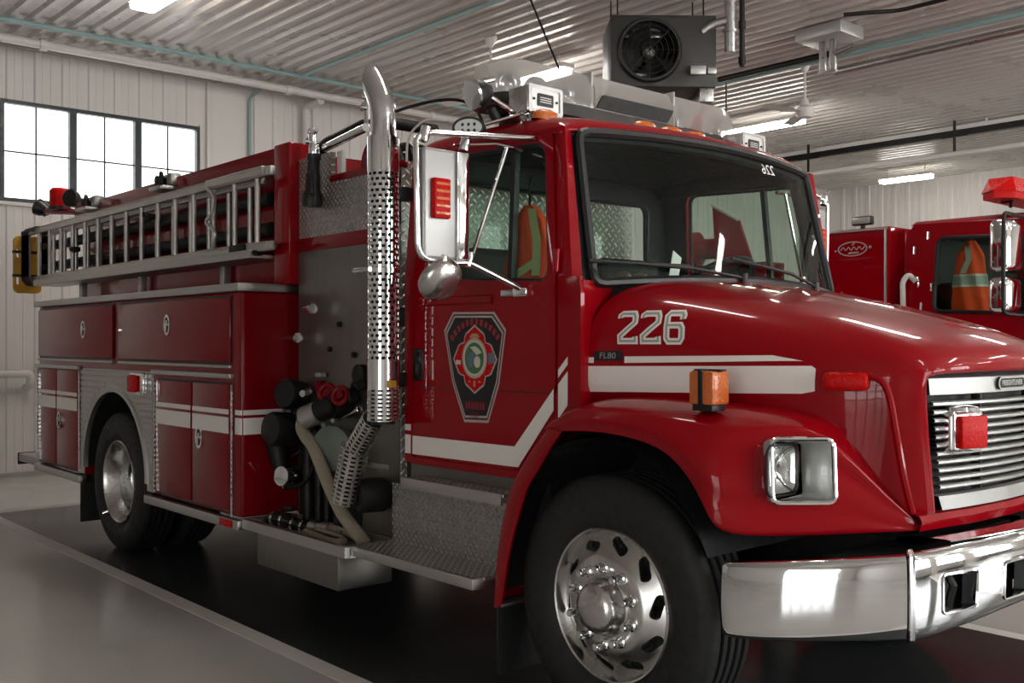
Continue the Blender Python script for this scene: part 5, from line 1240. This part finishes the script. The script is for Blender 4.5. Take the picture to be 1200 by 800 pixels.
# spotlight at the end of the bar
sl_ = bpy.data.objects.new('spotlight', None); COL.objects.link(sl_); sl_.parent = T
bm = B(); lathe(bm, [(0, -.07), (.03, -.065), (.058, -.02), (.066, .02), (.062, .03)], (-.70, -1.13, 2.60), (-.10, -1, -.35), 24); obj('spot_body', bm, IRON, sl_)
bm = B(); lathe(bm, [(.064, .02), (.07, .028), (.062, .036), (.03, .04), (0, .041)], (-.70, -1.13, 2.60), (-.10, -1, -.35), 24); obj('spot_lens', bm, CHROME, sl_)
bm = B(); tube(bm, [(-.70, -1.04, 2.68), (-.71, -1.10, 2.66), (-.72, -1.15, 2.64)], .013, 8); tube(bm, [(-.70, -1.10, 2.61), (-.71, -.93, 2.56), (-.70, -.86, 2.50)], .012, 8); obj('spot_arm', bm, CHROME, sl_)
bm = B(); cyl(bm, (-.70, -1.02, 2.50), (-.71, -1.05, 2.55), .022, 10, .004); obj('spot_handle', bm, IRON, sl_)
# antenna and cable loops
bm = B(); tube(bm, spline([(-1.50, -1.05, 2.655), (-1.45, -.95, 2.70), (-1.36, -.85, 2.73), (-1.25, -.80, 2.72), (-1.12, -.80, 2.66), (-1.05, -.80, 2.55)]), .008, 8); part('cable_loop', bm, IRON)
bm = B(); tube(bm, spline([(-1.44, -.98, 2.42), (-1.43, -.98, 2.52), (-1.38, -.97, 2.58), (-1.30, -.95, 2.61), (-1.2, -.90, 2.595)]), .006, 8); part('cable_loop', bm, PIPEW)
bm = B(); cyl(bm, (-.95, .97, 2.50), (-.95, .97, 3.05), .005, 6); cyl(bm, (-.95, .97, 2.46), (-.95, .97, 2.52), .014, 8); part('antenna', bm, IRON)
# ================================================================== LOOSE GEAR ON THE NEAR TRUCK (things of their own)
def ladder(name, label, y, x0, x1, zb, zt, nr, rung_r, m):
    t = thing(name, label, 'ladder', ((x0+x1)/2, y, zb)); X0, X1, H = x0-(x0+x1)/2, x1-(x0+x1)/2, zt-zb
    for z in (0, H):
        bm = B(); box(bm, (X0, -.016, z-.022), (X1, .016, z+.022), .006); box(bm, (X0, -.020, z-.027), (X1, .020, z-.020), .002); box(bm, (X0, -.020, z+.020), (X1, .020, z+.027), .002); obj('side_rail', bm, m, t)
    for k in range(nr):
        x = X0+.16+(X1-X0-.32)*k/(nr-1)
        bm = B(); cyl(bm, (x, 0, .03), (x, 0, H-.03), rung_r, 12); obj('rung', bm, m, t)
    for x in (X0, X1):
        for z in (0, H):
            bm = B(); box(bm, (x-.03, -.02, z-.028), (x+.03, .02, z+.028), .012); obj('end_cap', bm, RUBBER if x == X0 else m, t)
    return t
L1 = ladder('ladder', 'outer aluminium ladder hung on the near truck side, furthest from its body', -1.055, -7.45, -2.70, 2.085, 2.525, 16, .017, LADDER)
bm = B(); tube(bm, spline([(1.58, -.03, .42), (1.72, -.05, .36), (1.70, -.05, .25), (1.60, -.04, .2), (1.75, -.05, .12), (1.68, -.04, .02)]), .011, 8); obj('roof_hook', bm, LADDER, L1)
bm = B(); box(bm, (1.6, -.03, -.05), (2.25, .02, -.02), .008); box(bm, (1.9, -.035, -.03), (2.1, .025, .03), .01); obj('hook_lock', bm, IRON, L1)
bm = B(); box(bm, (1.55, -.03, .42), (2.32, .03, .475), .012); obj('butt_spur', bm, LADDER, L1)
L2 = ladder('ladder', 'inner aluminium ladder nested between the outer ladder and the hose bed wall', -.975, -7.0, -2.95, 2.105, 2.505, 14, .017, LADDER)
for k, (x, z) in enumerate(((-.95, .20), (.6, .33))):
    bm = B(); box(bm, (x-.04, -.04, z-.02), (x+.05, .02, z+.02), .006); tube(bm, [(x-.05, -.03, z+.03), (x, -.05, z), (x+.06, -.03, z-.03)], .008, 6); obj('rung_lock', bm, IRON, L1)
t = thing('spine_board', 'yellow rescue board strapped upright behind the ladder end', 'board', (-7.38, -.90, 2.0))
bm = B(); prism(bm, rrect(-.26, -.02, -.03, .50, .05), YZ(0), -.04, .0, [rrect(-.24, -.21, .05, .13, .012), rrect(-.24, -.21, .30, .38, .012)]); bd = obj('board', bm, YELLOW, t)
for z in (.12, .34):
    bm = B(); box(bm, (-.047, -.265, z), (.006, -.015, z+.025), .002); obj('strap', bm, BLACK, t)
for nm_, z_, lab in (('upper', 2.40, 'upper of the two thick black suction hoses tucked behind the ladders'), ('lower', 2.21, 'lower of the two thick black suction hoses tucked behind the ladders')):
    t = thing('suction_hose', lab, 'hose', (-5.0, -.912, z_))
    bm = B(); rows = []
    lathe(bm, [(0, -2.2)]+[(.040+.004*(k % 2), -2.2+4.2*k/120) for k in range(121)]+[(0, 2.0)], (0, 0, 0), (1, 0, 0), 20); obj('hose', bm, RUBBER, t)
    for x in (-2.26, 2.0):
        bm = B(); lathe(bm, [(0, 0), (.044, 0), (.046, .01), (.046, .06), (.03, .07), (0, .07)], (x, 0, 0), (1, 0, 0), 20); obj('coupling', bm, IRON, t)
t = thing('hold_down_strap', 'black rubber strap looped round the rear ends of the ladders', 'strap', (-7.24, -1.0, 2.30))
bm = B(); pl = rrect(-.12, .055, -.27, .27, .085, 8); rows = [[(dx, a, b) for a, b in pl] for dx in (-.06, .16)]
grid(bm, rows, closed=True); bmesh.ops.solidify(bm, geom=bm.faces[:], thickness=.012); obj('strap_band', bm, RUBBER, t)
t = thing('hose_nozzle', 'black hose nozzle hanging at the top corner of the pump panel', 'nozzle', (-2.40, -.955, 2.29))
bm = B(); lathe(bm, [(0, 0), (.055, 0), (.058, .02), (.058, .07), (.045, .09), (.042, .18), (.036, .2), (.034, .26), (.04, .27), (.04, .30), (0, .30)], (0, 0, 0), (.08, 0, 1), 20); obj('nozzle_barrel', bm, BLACK, t)
bm = B(); lathe(bm, [(0, .29), (.03, .29), (.032, .33), (.028, .36), (0, .36)], (0, 0, 0), (.08, 0, 1), 16); obj('coupling', bm, CHROME, t)
bm = B(); tube(bm, bend([(.03, -.03, .20), (.085, -.05, .16), (.09, -.05, .06)], .03), .012, 8); obj('bail_handle', bm, BLACK, t)
# beige hose from the valve down into the tray
t = thing('fire_hose', 'beige canvas hose running from the pump valve down into the tray', 'hose', (-2.27, -1.06, 1.10))
pts = spline([(-.02, -.005, .01), (-.045, -.01, -.05), (.0, -.01, -.10), (.09, -.01, -.16), (.23, -.01, -.33), (.36, .0, -.48), (.46, .035, -.585), (.49, .06, -.635)], 8)
bm = B(); tube(bm, pts, .036, 14, flat=.75); obj('hose_jacket', bm, CANVAS, t)
bm = B(); cyl(bm, pts[0], Vector(pts[0])+Vector((.05, .02, .03)), .045, 16, .006); obj('coupling', bm, ALU, t)
t = thing('folded_hose', 'flattened grey hose folded in loops at the front of the tray', 'hose', (-2.05, -1.08, .453))
bm = B(); rows = []
path = spline([(-.22, .0, .02), (.12, -.04, .02), (.17, .0, .025), (.10, .04, .03), (-.18, .06, .03), (-.24, .09, .035), (-.16, .12, .04), (.14, .09, .04), (.2, .12, .045), (.12, .13, .03)], 8)
tube(bm, path, .022, 10, flat=.6); obj('hose_jacket', bm, CANVAS, t)
t = thing('hose_nozzle', 'black and chrome hose nozzle lying in the tray below the pump panel', 'nozzle', (-2.66, -1.06, .50))
ax = Vector((.34, .06, -.03)).normalized()
bm = B(); lathe(bm, [(0, 0), (.04, 0), (.045, .02), (.045, .09), (.03, .11), (.03, .19), (.036, .2), (.036, .25), (.024, .27), (.024, .34), (0, .34)], (0, 0, 0), ax, 18); obj('nozzle_barrel', bm, BLACK, t)
for h in (.02, .10, .20, .28):
    bm = B(); lathe(bm, [(.03, h), (.047, h), (.047, h+.016), (.03, h+.016)], (0, 0, 0), ax, 18); obj('chrome_ring', bm, CHROME, t)
bm = B(); tube(bm, bend([(.16, -.02, .03), (.18, -.03, .08), (.25, -.01, .08)], .02), .011, 8); obj('bail_handle', bm, BLACK, t)
t = thing('hose_coupling', 'metal hose coupling lying in the tray beside the nozzle', 'coupling', (-2.30, -1.02, .49))
bm = B(); lathe(bm, [(0, 0), (.036, 0), (.036, .05), (.03, .055), (.03, .10), (.038, .105), (.038, .14), (0, .14)], (0, 0, 0), (1, .3, -.02), 18); obj('coupling_body', bm, GALV, t)
bm = B(); tube(bm, spline([(.13, .04, .0), (.2, .06, -.005), (.28, .03, -.01)]), .028, 10, flat=.7); obj('hose_end', bm, CANVAS, t)
t = thing('rag', 'crumpled pale rag in the rear corner of the tray', 'rag', (-2.60, -.97, .453))
bm = B(); random.seed(3)
grid(bm, [[(.04*i-.08, .03*j-.05, .02+.05*random.random()*(1 if 0 < i < 4 and 0 < j < 3 else .1)) for j in range(4)] for i in range(5)]); bmesh.ops.solidify(bm, geom=bm.faces[:], thickness=.006); obj('cloth', bm, CANVAS, t, sub=1)
# hi-vis vest hanging inside the cab
def vest(loc, rot, label, scale=1., tape=True):
    t = thing('safety_vest', label, 'safety vest', loc); t.rotation_euler = (0, 0, rot)
    bm = B(); rows = []
    prof = [(0, .045, .03), (-.05, .09, .05), (-.10, .13, .065), (-.20, .15, .075), (-.32, .17, .085), (-.43, .19, .09), (-.52, .20, .095)]
    for z, w, d in prof:
        rows.append([(scale*w*math.cos(a)*(1+.06*math.sin(5*a+z*9)), scale*d*math.sin(a)*(1+.22*math.sin(6*a+z*14)), scale*z) for a in [2*PI*k/36 for k in range(36)]])
    grid(bm, rows, closed=True); obj('vest_body', bm, ORANGE, t)
    def band(z0, z1, m, nm, k=1.04):
        bm = B(); rr = []
        for z in (z0, (z0+z1)/2, z1):
            w = next((b[1]+(a[1]-b[1])*((z-b[0])/(a[0]-b[0])) for a, b in zip(prof, prof[1:]) if b[0] <= z <= a[0]), .2); d = w*.5+.006
            rr.append([(scale*k*w*math.cos(a)*(1+.06*math.sin(5*a+z*9)), scale*k*d*math.sin(a)*(1+.22*math.sin(6*a+z*14)), scale*z) for a in [2*PI*q/36 for q in range(36)]])
        grid(bm, rr, closed=True); obj(nm, bm, m, t)
    return t, band
v, band = vest((-.645, -.875, 2.13), R(15), 'orange vest with yellow-lime stripe hanging behind the near cab door window', .64)
bm = B()
for q in (-1, 1):
    rows = []
    for z, w, d in ((-.03, .06, .055), (-.14, .09, .075), (-.25, .12, .09), (-.36, .125, .098), (-.5, .12, .105)):
        rows.append([(.64*(w-.03), -.64*d*.98-.012, .64*z), (.64*(w+.03), -.64*d*.85-.012, .64*z)])
    if q > 0: grid(bm, rows)
obj('lime_tape', bm, LIME, v)
bm = B(); grid(bm, [[(-.02, -.076, -.33), (.09, -.068, -.27)], [(-.02, -.078, -.29), (.09, -.07, -.23)]]); obj('lime_tape', bm, LIME, v)
bm = B(); tube(bm, [(0, 0, 0), (0, 0, .10), (0, .02, .13)], .006, 6); obj('hanger_loop', bm, IRON, v)
t = thing('paper_sheet', 'white paper slip standing on the dashboard behind the windshield', 'paper', (-.30, -.30, 1.80))
bm = B(); box(bm, (-.0015, -.034, 0), (.0015, .034, .15), M=Matrix.Rotation(R(-28), 4, 'X') @ Matrix.Rotation(R(-12), 4, 'Y')); obj('sheet', bm, PAPER, t, smooth=0)
bm = B(); box(bm, (-.02, -.03, -.012), (.02, .03, .004), .004); obj('clip', bm, PAPER, t)
t = thing('gloves', 'tan work gloves lying on the dashboard behind the windshield', 'gloves', (-.35, -.52, 1.772))
bm = B()
for dy in (-.05, .06):
    lathe(bm, [(0, 0), (.03, .01), (.042, .05), (.038, .1), (.03, .12), (0, .13)], (.03, dy, .025), (-1, .2, .0), 12, (1, .5))
    for k in range(4): tube(bm, [(-.09, dy-.03+.02*k+.02, .03), (-.13, dy-.035+.024*k+.03, .022), (-.155, dy-.035+.024*k+.03, .012)], .011, 6)
    tube(bm, [(-.02, dy-.035, .03), (-.06, dy-.07, .022)], .012, 6)
obj('leather', bm, CANVAS, t)
# ================================================================== THE SECOND FIRE TRUCK, one bay over
Y2 = 3.83
T1 = T
T2 = T = thing('fire_truck', 'second red fire truck at the right behind the near one, with red light bar', 'fire truck', (0, 4.9, 0))
def p2(name, bm, m, p=None, **k): return obj(name, bm, m, p or T2, **k)
h = 1.07
def side2(s):
    def f(u, v, w): return Vector((u, s*(h-max(0, v-1.75)*.07-w), v))
    return f
def plate2(bm, s, outer, w0, w1, holes=()):
    b2 = B(); prism(b2, outer, XZ(0), 0, 1, holes); split_z(b2, [1.75]); f = side2(s)
    for v in b2.verts: v.co = f(v.co.x, v.co.z, w0+(w1-w0)*v.co.y)
    me = bpy.data.meshes.new('x'); b2.to_mesh(me); b2.free(); bm.from_mesh(me); bpy.data.meshes.remove(me)
W2 = rpoly([(-1.10, 1.76), (-.36, 1.73), (-.42, 2.31), (-1.08, 2.335)], .07)
# chassis and wheels
bm = B(); box(bm, (-7.2, -.42, .55), (1.2, .42, .85)); box(bm, (-7.0, -1.0, .42), (-1.4, 1.0, .55)); p2('chassis', bm, CHASSIS)
for x, s in ((0.1, -1), (.1, 1), (-5.2, -1), (-5.2, 1)):
    bm = tire_bm(s*.98, .285, s); w_ = p2('tire', bm, RUBBER); w_.location = (x, 0, TR-.006)
    bm = B(); lathe(bm, [(.30, 0), (.285, -.02), (.24, -.03), (.15, .03), (.1, .03), (.09, .09), (0, .1)], (0, s*1.09, 0), (0, s, 0), 36); obj('rim', bm, POLISH, w_)
# cab
bm = B()
for s in (-1, 1):
    plate2(bm, s, [(-1.34, .8), (-.15, .8), (-.15, 1.7), (-.26, 1.75), (-.36, 2.43), (-1.28, 2.46), (-1.34, 2.38)], 0, .03, [W2])
    f = side2(s)
grid(bm, [[(-.36+.0*k, y, 2.43+.09*(1-(y/1.04)**4)) for y in (-1.02, -.99, -.9, -.5, 0, .5, .9, .99, 1.02)] if k == 0 else [(-.36-.92*k/4-.03, y, 2.435+.11*(1-(y/1.04)**6)) for y in (-1.02, -1.0, -.93, -.5, 0, .5, .93, 1.0, 1.02)] for k in range(5)])
box(bm, (-1.36, -1.03, .8), (-1.33, 1.03, 2.42), .01); box(bm, (-1.3, -1.0, .8), (-.2, 1.0, .85))
for s in (-1, 1): tube(bm, [(-.16, s*1.05, 1.70), (-.37, s*.99, 2.43)], .045, 10)
tube(bm, [(-.37, -.99, 2.45), (-.30, 0, 2.5), (-.37, .99, 2.45)], .05, 10); cab2 = p2('cab', bm, RED)
bm = B()
for s in (-1, 1): f = side2(s); 
tube(bm, [side2(-1)(u, v, .0) for u, v in W2], .016, 8, True); p2('window_seal', bm, BLACK)
bm = B(); plate2(bm, -1, W2, .012, .016); p2('window_glass', bm, GLASS)
bm = B(); box(bm, (-1.325, -1.0, .85), (-1.31, 1.0, 2.40)); box(bm, (-1.31, -.98, 2.38), (-.45, .98, 2.41)); p2('cab_lining', bm, DARK, smooth=0)
bm = B(); box(bm, (-1.2, -.75, 1.35), (-.65, -.25, 1.5), .05, 3); box(bm, (-1.25, -.75, 1.4), (-1.08, -.25, 2.0), .05, 3); p2('seat', bm, DARK)
bm = B(); box(bm, (-.9, -.2, 1.5), (-.55, .3, 2.05), .08, 3); p2('console', bm, DARK)
bm = B(); box(bm, (-.5, -.98, 1.3), (-.12, .98, 1.70), .06, 3); p2('dashboard', bm, DARK)
bm = B(); grid(bm, [[wb_ + (wt_-wb_)*(k/4) for wb_, wt_ in [(Vector((-.14+.1*(1-(y/1.0)**2), y, 1.72)), Vector((-.36+.06*(1-(y/1.)**2), y*.95, 2.42))) for y in (-.99, -.6, 0, .6, .99)]] for k in range(5)]); p2('windshield', bm, GLASS)
for z, x in ((2.25, -1.27), (2.36, -1.16), (1.95, -1.12), (1.80, -1.2)):
    bm = B(); f = side2(-1); tube(bm, [f(x, z-.03, -.006), f(x, z+.03, -.006)], .010, 8); p2('cab_stud', bm, CHROME)
# hood
bm = B(); HB = [[(x, y*k, z) for y, z in ((-1.0, 1.1), (-1.0, 1.48), (-.93, 1.62), (-.7, 1.70), (0, 1.735), (.7, 1.70), (.93, 1.62), (1.0, 1.48), (1.0, 1.1))] for x, k in ((-.18, 1.03), (.3, .95), (.9, .82))]
HB = [[(x, y, z-max(0, x)*.18) for x, y, z in r] for r in HB]; HB.append([(.98, y*.95, z-.03) for x, y, z in HB[-1]]); grid(bm, HB); bm.faces.new([bm.verts.new(p) for p in HB[-1]]); p2('hood', bm, RED)
for s in (-1, 1):
    bm = B(); rows = []
    for k in range(13):
        a = R(200-200*k/12); rows.append([(.1+.62*math.cos(a), s*1.18, .52+.64*math.sin(a)), (.1+.66*math.cos(a), s*1.16, .52+.69*math.sin(a)), (.1+.64*math.cos(a), s*.8, .52+.70*math.sin(a))])
    grid(bm, rows); p2('fender', bm, RED)
bm = B(); box(bm, (.95, -1.15, .5), (1.15, 1.15, .82), .05, 3); p2('bumper', bm, CHROME)
# body: tall module behind the cab, then lower body
bm = B(); box(bm, (-2.25, -1.07, .6), (-1.46, 1.07, 2.46), .015); p2('module', bm, RED)
bm = B(); prism(bm, rrect(-2.21, -1.50, 1.1, 2.425, .02), XZ(-1.072), -.008, .0); d2_ = p2('module_door', bm, RED)
bm = B(); box(bm, (-2.23, -1.09, 2.435), (-1.48, -1.07, 2.45), .003); obj('door_trim', bm, SILVERP, d2_)
bm = B(); box(bm, (-1.505, -1.09, 1.1), (-1.49, -1.07, 2.44), .003); obj('door_trim', bm, SILVERP, d2_)
bm = B(); box(bm, (-2.225, -1.09, 1.1), (-2.21, -1.07, 2.44), .003); obj('door_trim', bm, SILVERP, d2_)
# oval emblem on module
eo = bpy.data.objects.new('oval_emblem', None); COL.objects.link(eo); eo.parent = T2
bm = B(); prism(bm, ell(-1.79, 2.295, .135, .062), XZ(-1.082), -.003, 0, [ell(-1.79, 2.295, .125, .053)]); obj('emblem_rim', bm, PINK, eo)
bm = B(); tube(bm, spline([(-1.90+.0245*k, -1.083, 2.297+(.014 if k % 2 else -.012)) for k in range(10)], 4), .0035, 6); obj('emblem_script', bm, PINK, eo)
bm = B(); prism(bm, [(-1.80, 2.325), (-1.785, 2.325), (-1.765, 2.345), (-1.775, 2.348)], XZ(-1.082), -.003, 0); prism(bm, [(-1.83, 2.255), (-1.74, 2.255), (-1.73, 2.268), (-1.82, 2.268)], XZ(-1.082), -.003, 0); obj('emblem_flash', bm, PINK, eo)
bm = B(); lathe(bm, [(0, 0), (.012, 0), (.012, .006), (0, .006)], (-1.63, -1.082, 2.30), (0, -1, 0), 10); lathe(bm, [(0, 0), (.008, 0), (.008, .006), (0, .006)], (-1.945, -1.082, 2.285), (0, -1, 0), 10); obj('emblem_stud', bm, PINK, eo)
bm = B(); box(bm, (-1.86, -.98, 2.50), (-1.68, -.92, 2.575), .012); wl2 = p2('work_lamp', bm, BLACK)
bm = B(); box(bm, (-1.85, -.985, 2.51), (-1.69, -.978, 2.565), .004); obj('lens', bm, SILVERP, wl2)
bm = B(); cyl(bm, (-1.77, -.95, 2.46), (-1.77, -.95, 2.51), .02, 8); obj('lamp_foot', bm, BLACK, wl2)
bm = B(); box(bm, (-7.2, -1.2, .55), (-2.27, 1.2, 1.88), .015); p2('body', bm, RED2)
bm = B(); box(bm, (-7.2, -1.21, 1.88), (-2.27, -.7, 1.91), .004); p2('shelf_trim', bm, ALU)
bm = B(); box(bm, (-7.0, -.8, 1.9), (-4.2, .8, 2.35), .02); p2('hose_bed', bm, RED2)
bm = B(); lathe(bm, [(0, -.2), (.16, -.2), (.17, -.18), (.17, -.14), (.10, -.12), (.10, .12), (.17, .14), (.17, .18), (0, .2)], (-3.42, -.85, 2.42), (1, .2, 0), 28); p2('hose_reel', bm, RED)
bm = B(); prism(bm, [(-3.25, 2.12), (-2.80, 2.12), (-3.0, 2.65), (-3.30, 2.81)], XZ(-1.0), 0, .03); rp = p2('reel_guard', bm, RED)
bm = B(); tube(bm, [(-3.30, -1.005, 2.82), (-3.0, -1.005, 2.655)], .018, 8); obj('guard_edge', bm, PIPEW, rp)
bm = B(); box(bm, (-3.7, -1.0, 1.9), (-2.7, -.7, 2.25), .01); p2('reel_tray', bm, RED2)
# grab handle tube at the cab rear
bm = B(); tube(bm, bend([(-1.335, -1.09, 1.62), (-1.33, -1.12, 2.0), (-1.29, -1.10, 2.06), (-1.24, -1.075, 2.0)], .05), .022, 10); p2('grab_handle', bm, PIPEW)
bm = B(); tube(bm, bend([(-1.23, -1.08, 1.96), (-1.20, -1.12, 1.95), (-1.20, -1.12, 2.02), (-1.24, -1.10, 2.04)], .02), .008, 8); p2('door_hook', bm, CHROME)
# mirror: big chrome head with a round convex mirror below
m2 = bpy.data.objects.new('mirror', None); COL.objects.link(m2); m2.parent = T2
bm = B(); box(bm, (-.52, -1.44, 2.02), (-.37, -1.18, 2.40), .05, 4); obj('mirror_head', bm, CHROME, m2)
bm = B(); box(bm, (-.53, -1.44, 1.72), (-.37, -1.18, 1.99), .06, 4); obj('convex_mirror', bm, CHROME, m2)
bm = B(); tube(bm, bend([(-.40, -1.02, 2.43), (-.40, -1.45, 2.44), (-.40, -1.46, 1.72), (-.30, -1.05, 1.70)], .05), .014, 8); obj('mirror_frame', bm, IRON, m2)
# light bar
l2 = bpy.data.objects.new('light_bar', None); COL.objects.link(l2); l2.parent = T2; l2.location = (-.62, 0, 2.56)
bm = B(); prism(bm, rpoly([(-1.02, -.12), (1.02, -.12), (1.12, 0), (1.02, .12), (-1.02, .12), (-1.12, 0)], .02), lambda u, v, w: Vector((v, u, w)), .035, .085); obj('bar_base', bm, REDLENS, l2)
for y0, y1, m in ((-1.12, -.80, REDLENS), (-.79, -.3, CLEAR), (-.29, .29, REDLENS), (.3, .79, CLEAR), (.80, 1.12, REDLENS)):
    bm = B(); lo = y0 < -1.1; hi = y1 > 1.1
    a0 = y0 if not lo else -.98; a1 = y1 if not hi else .98
    rows = [[(-.13, y0 if not lo else -1.02, .085), (-.09, a0, .20), (.09, a0, .20), (.13, y0 if not lo else -1.02, .085)], [(-.13, y1 if not hi else 1.02, .085), (-.09, a1, .20), (.09, a1, .20), (.13, y1 if not hi else 1.02, .085)]]
    if lo: rows = [[(-.02, -1.13, .085), (-.02, -1.12, .10), (.02, -1.12, .10), (.02, -1.13, .085)]]+rows
    if hi: rows = rows+[[(-.02, 1.13, .085), (-.02, 1.12, .10), (.02, 1.12, .10), (.02, 1.13, .085)]]
    grid(bm, rows); 
    for r in (rows[0], rows[-1]): bm.faces.new([bm.verts.new(p) for p in r])
    obj('lens_dome', bm, m, l2)
for y in (-.85, .85):
    bm = B(); tube(bm, [(.06, y-.1, -.02), (.03, y, .035), (-.05, y, .035)], .014, 8); obj('bar_foot', bm, IRON, l2)
v, band = vest((-.90, 4.9-.86, 2.31), R(20), 'orange vest with silver band hanging inside the second truck at the right', .74)
v.scale.z = 1.5
band(-.31, -.25, SILVERT, 'silver_band'); band(-.325, -.31, CREAM, 'band_edge'); band(-.25, -.235, CREAM, 'band_edge')
bm = B(); tube(bm, [(0, 0, 0), (0, 0, .05), (0, .02, .07)], .006, 6); obj('hanger_loop', bm, IRON, v)
bm = B(); grid(bm, [[(-.04, -.055, -.03), (.0, -.055, -.03)], [(-.03, -.07, -.10), (.01, -.07, -.10)], [(-.075, -.078, -.17), (-.03, -.082, -.17)]]); obj('silver_strap', bm, SILVERT, v)
T = T1
EXPO = 0.65
cd = bpy.data.cameras.new('camera'); cam = bpy.data.objects.new('camera', cd); COL.objects.link(cam)
cd.sensor_width = 36; cd.lens = 36; cam.location = (2.736, -3.965, 1.523); cam.rotation_euler = (R(90), 0, R(48.57)); cd.clip_start = .05
SC.camera = cam
w = bpy.data.worlds.new('world'); SC.world = w; w.use_nodes = True
w.node_tree.nodes['Background'].inputs[0].default_value = (.9, .95, 1, 1); w.node_tree.nodes['Background'].inputs[1].default_value = 1.
SC.view_settings.view_transform = 'Standard'; SC.view_settings.look = 'None'; SC.view_settings.exposure = EXPO; SC.view_settings.gamma = 1
SC.view_settings.use_curve_mapping = False
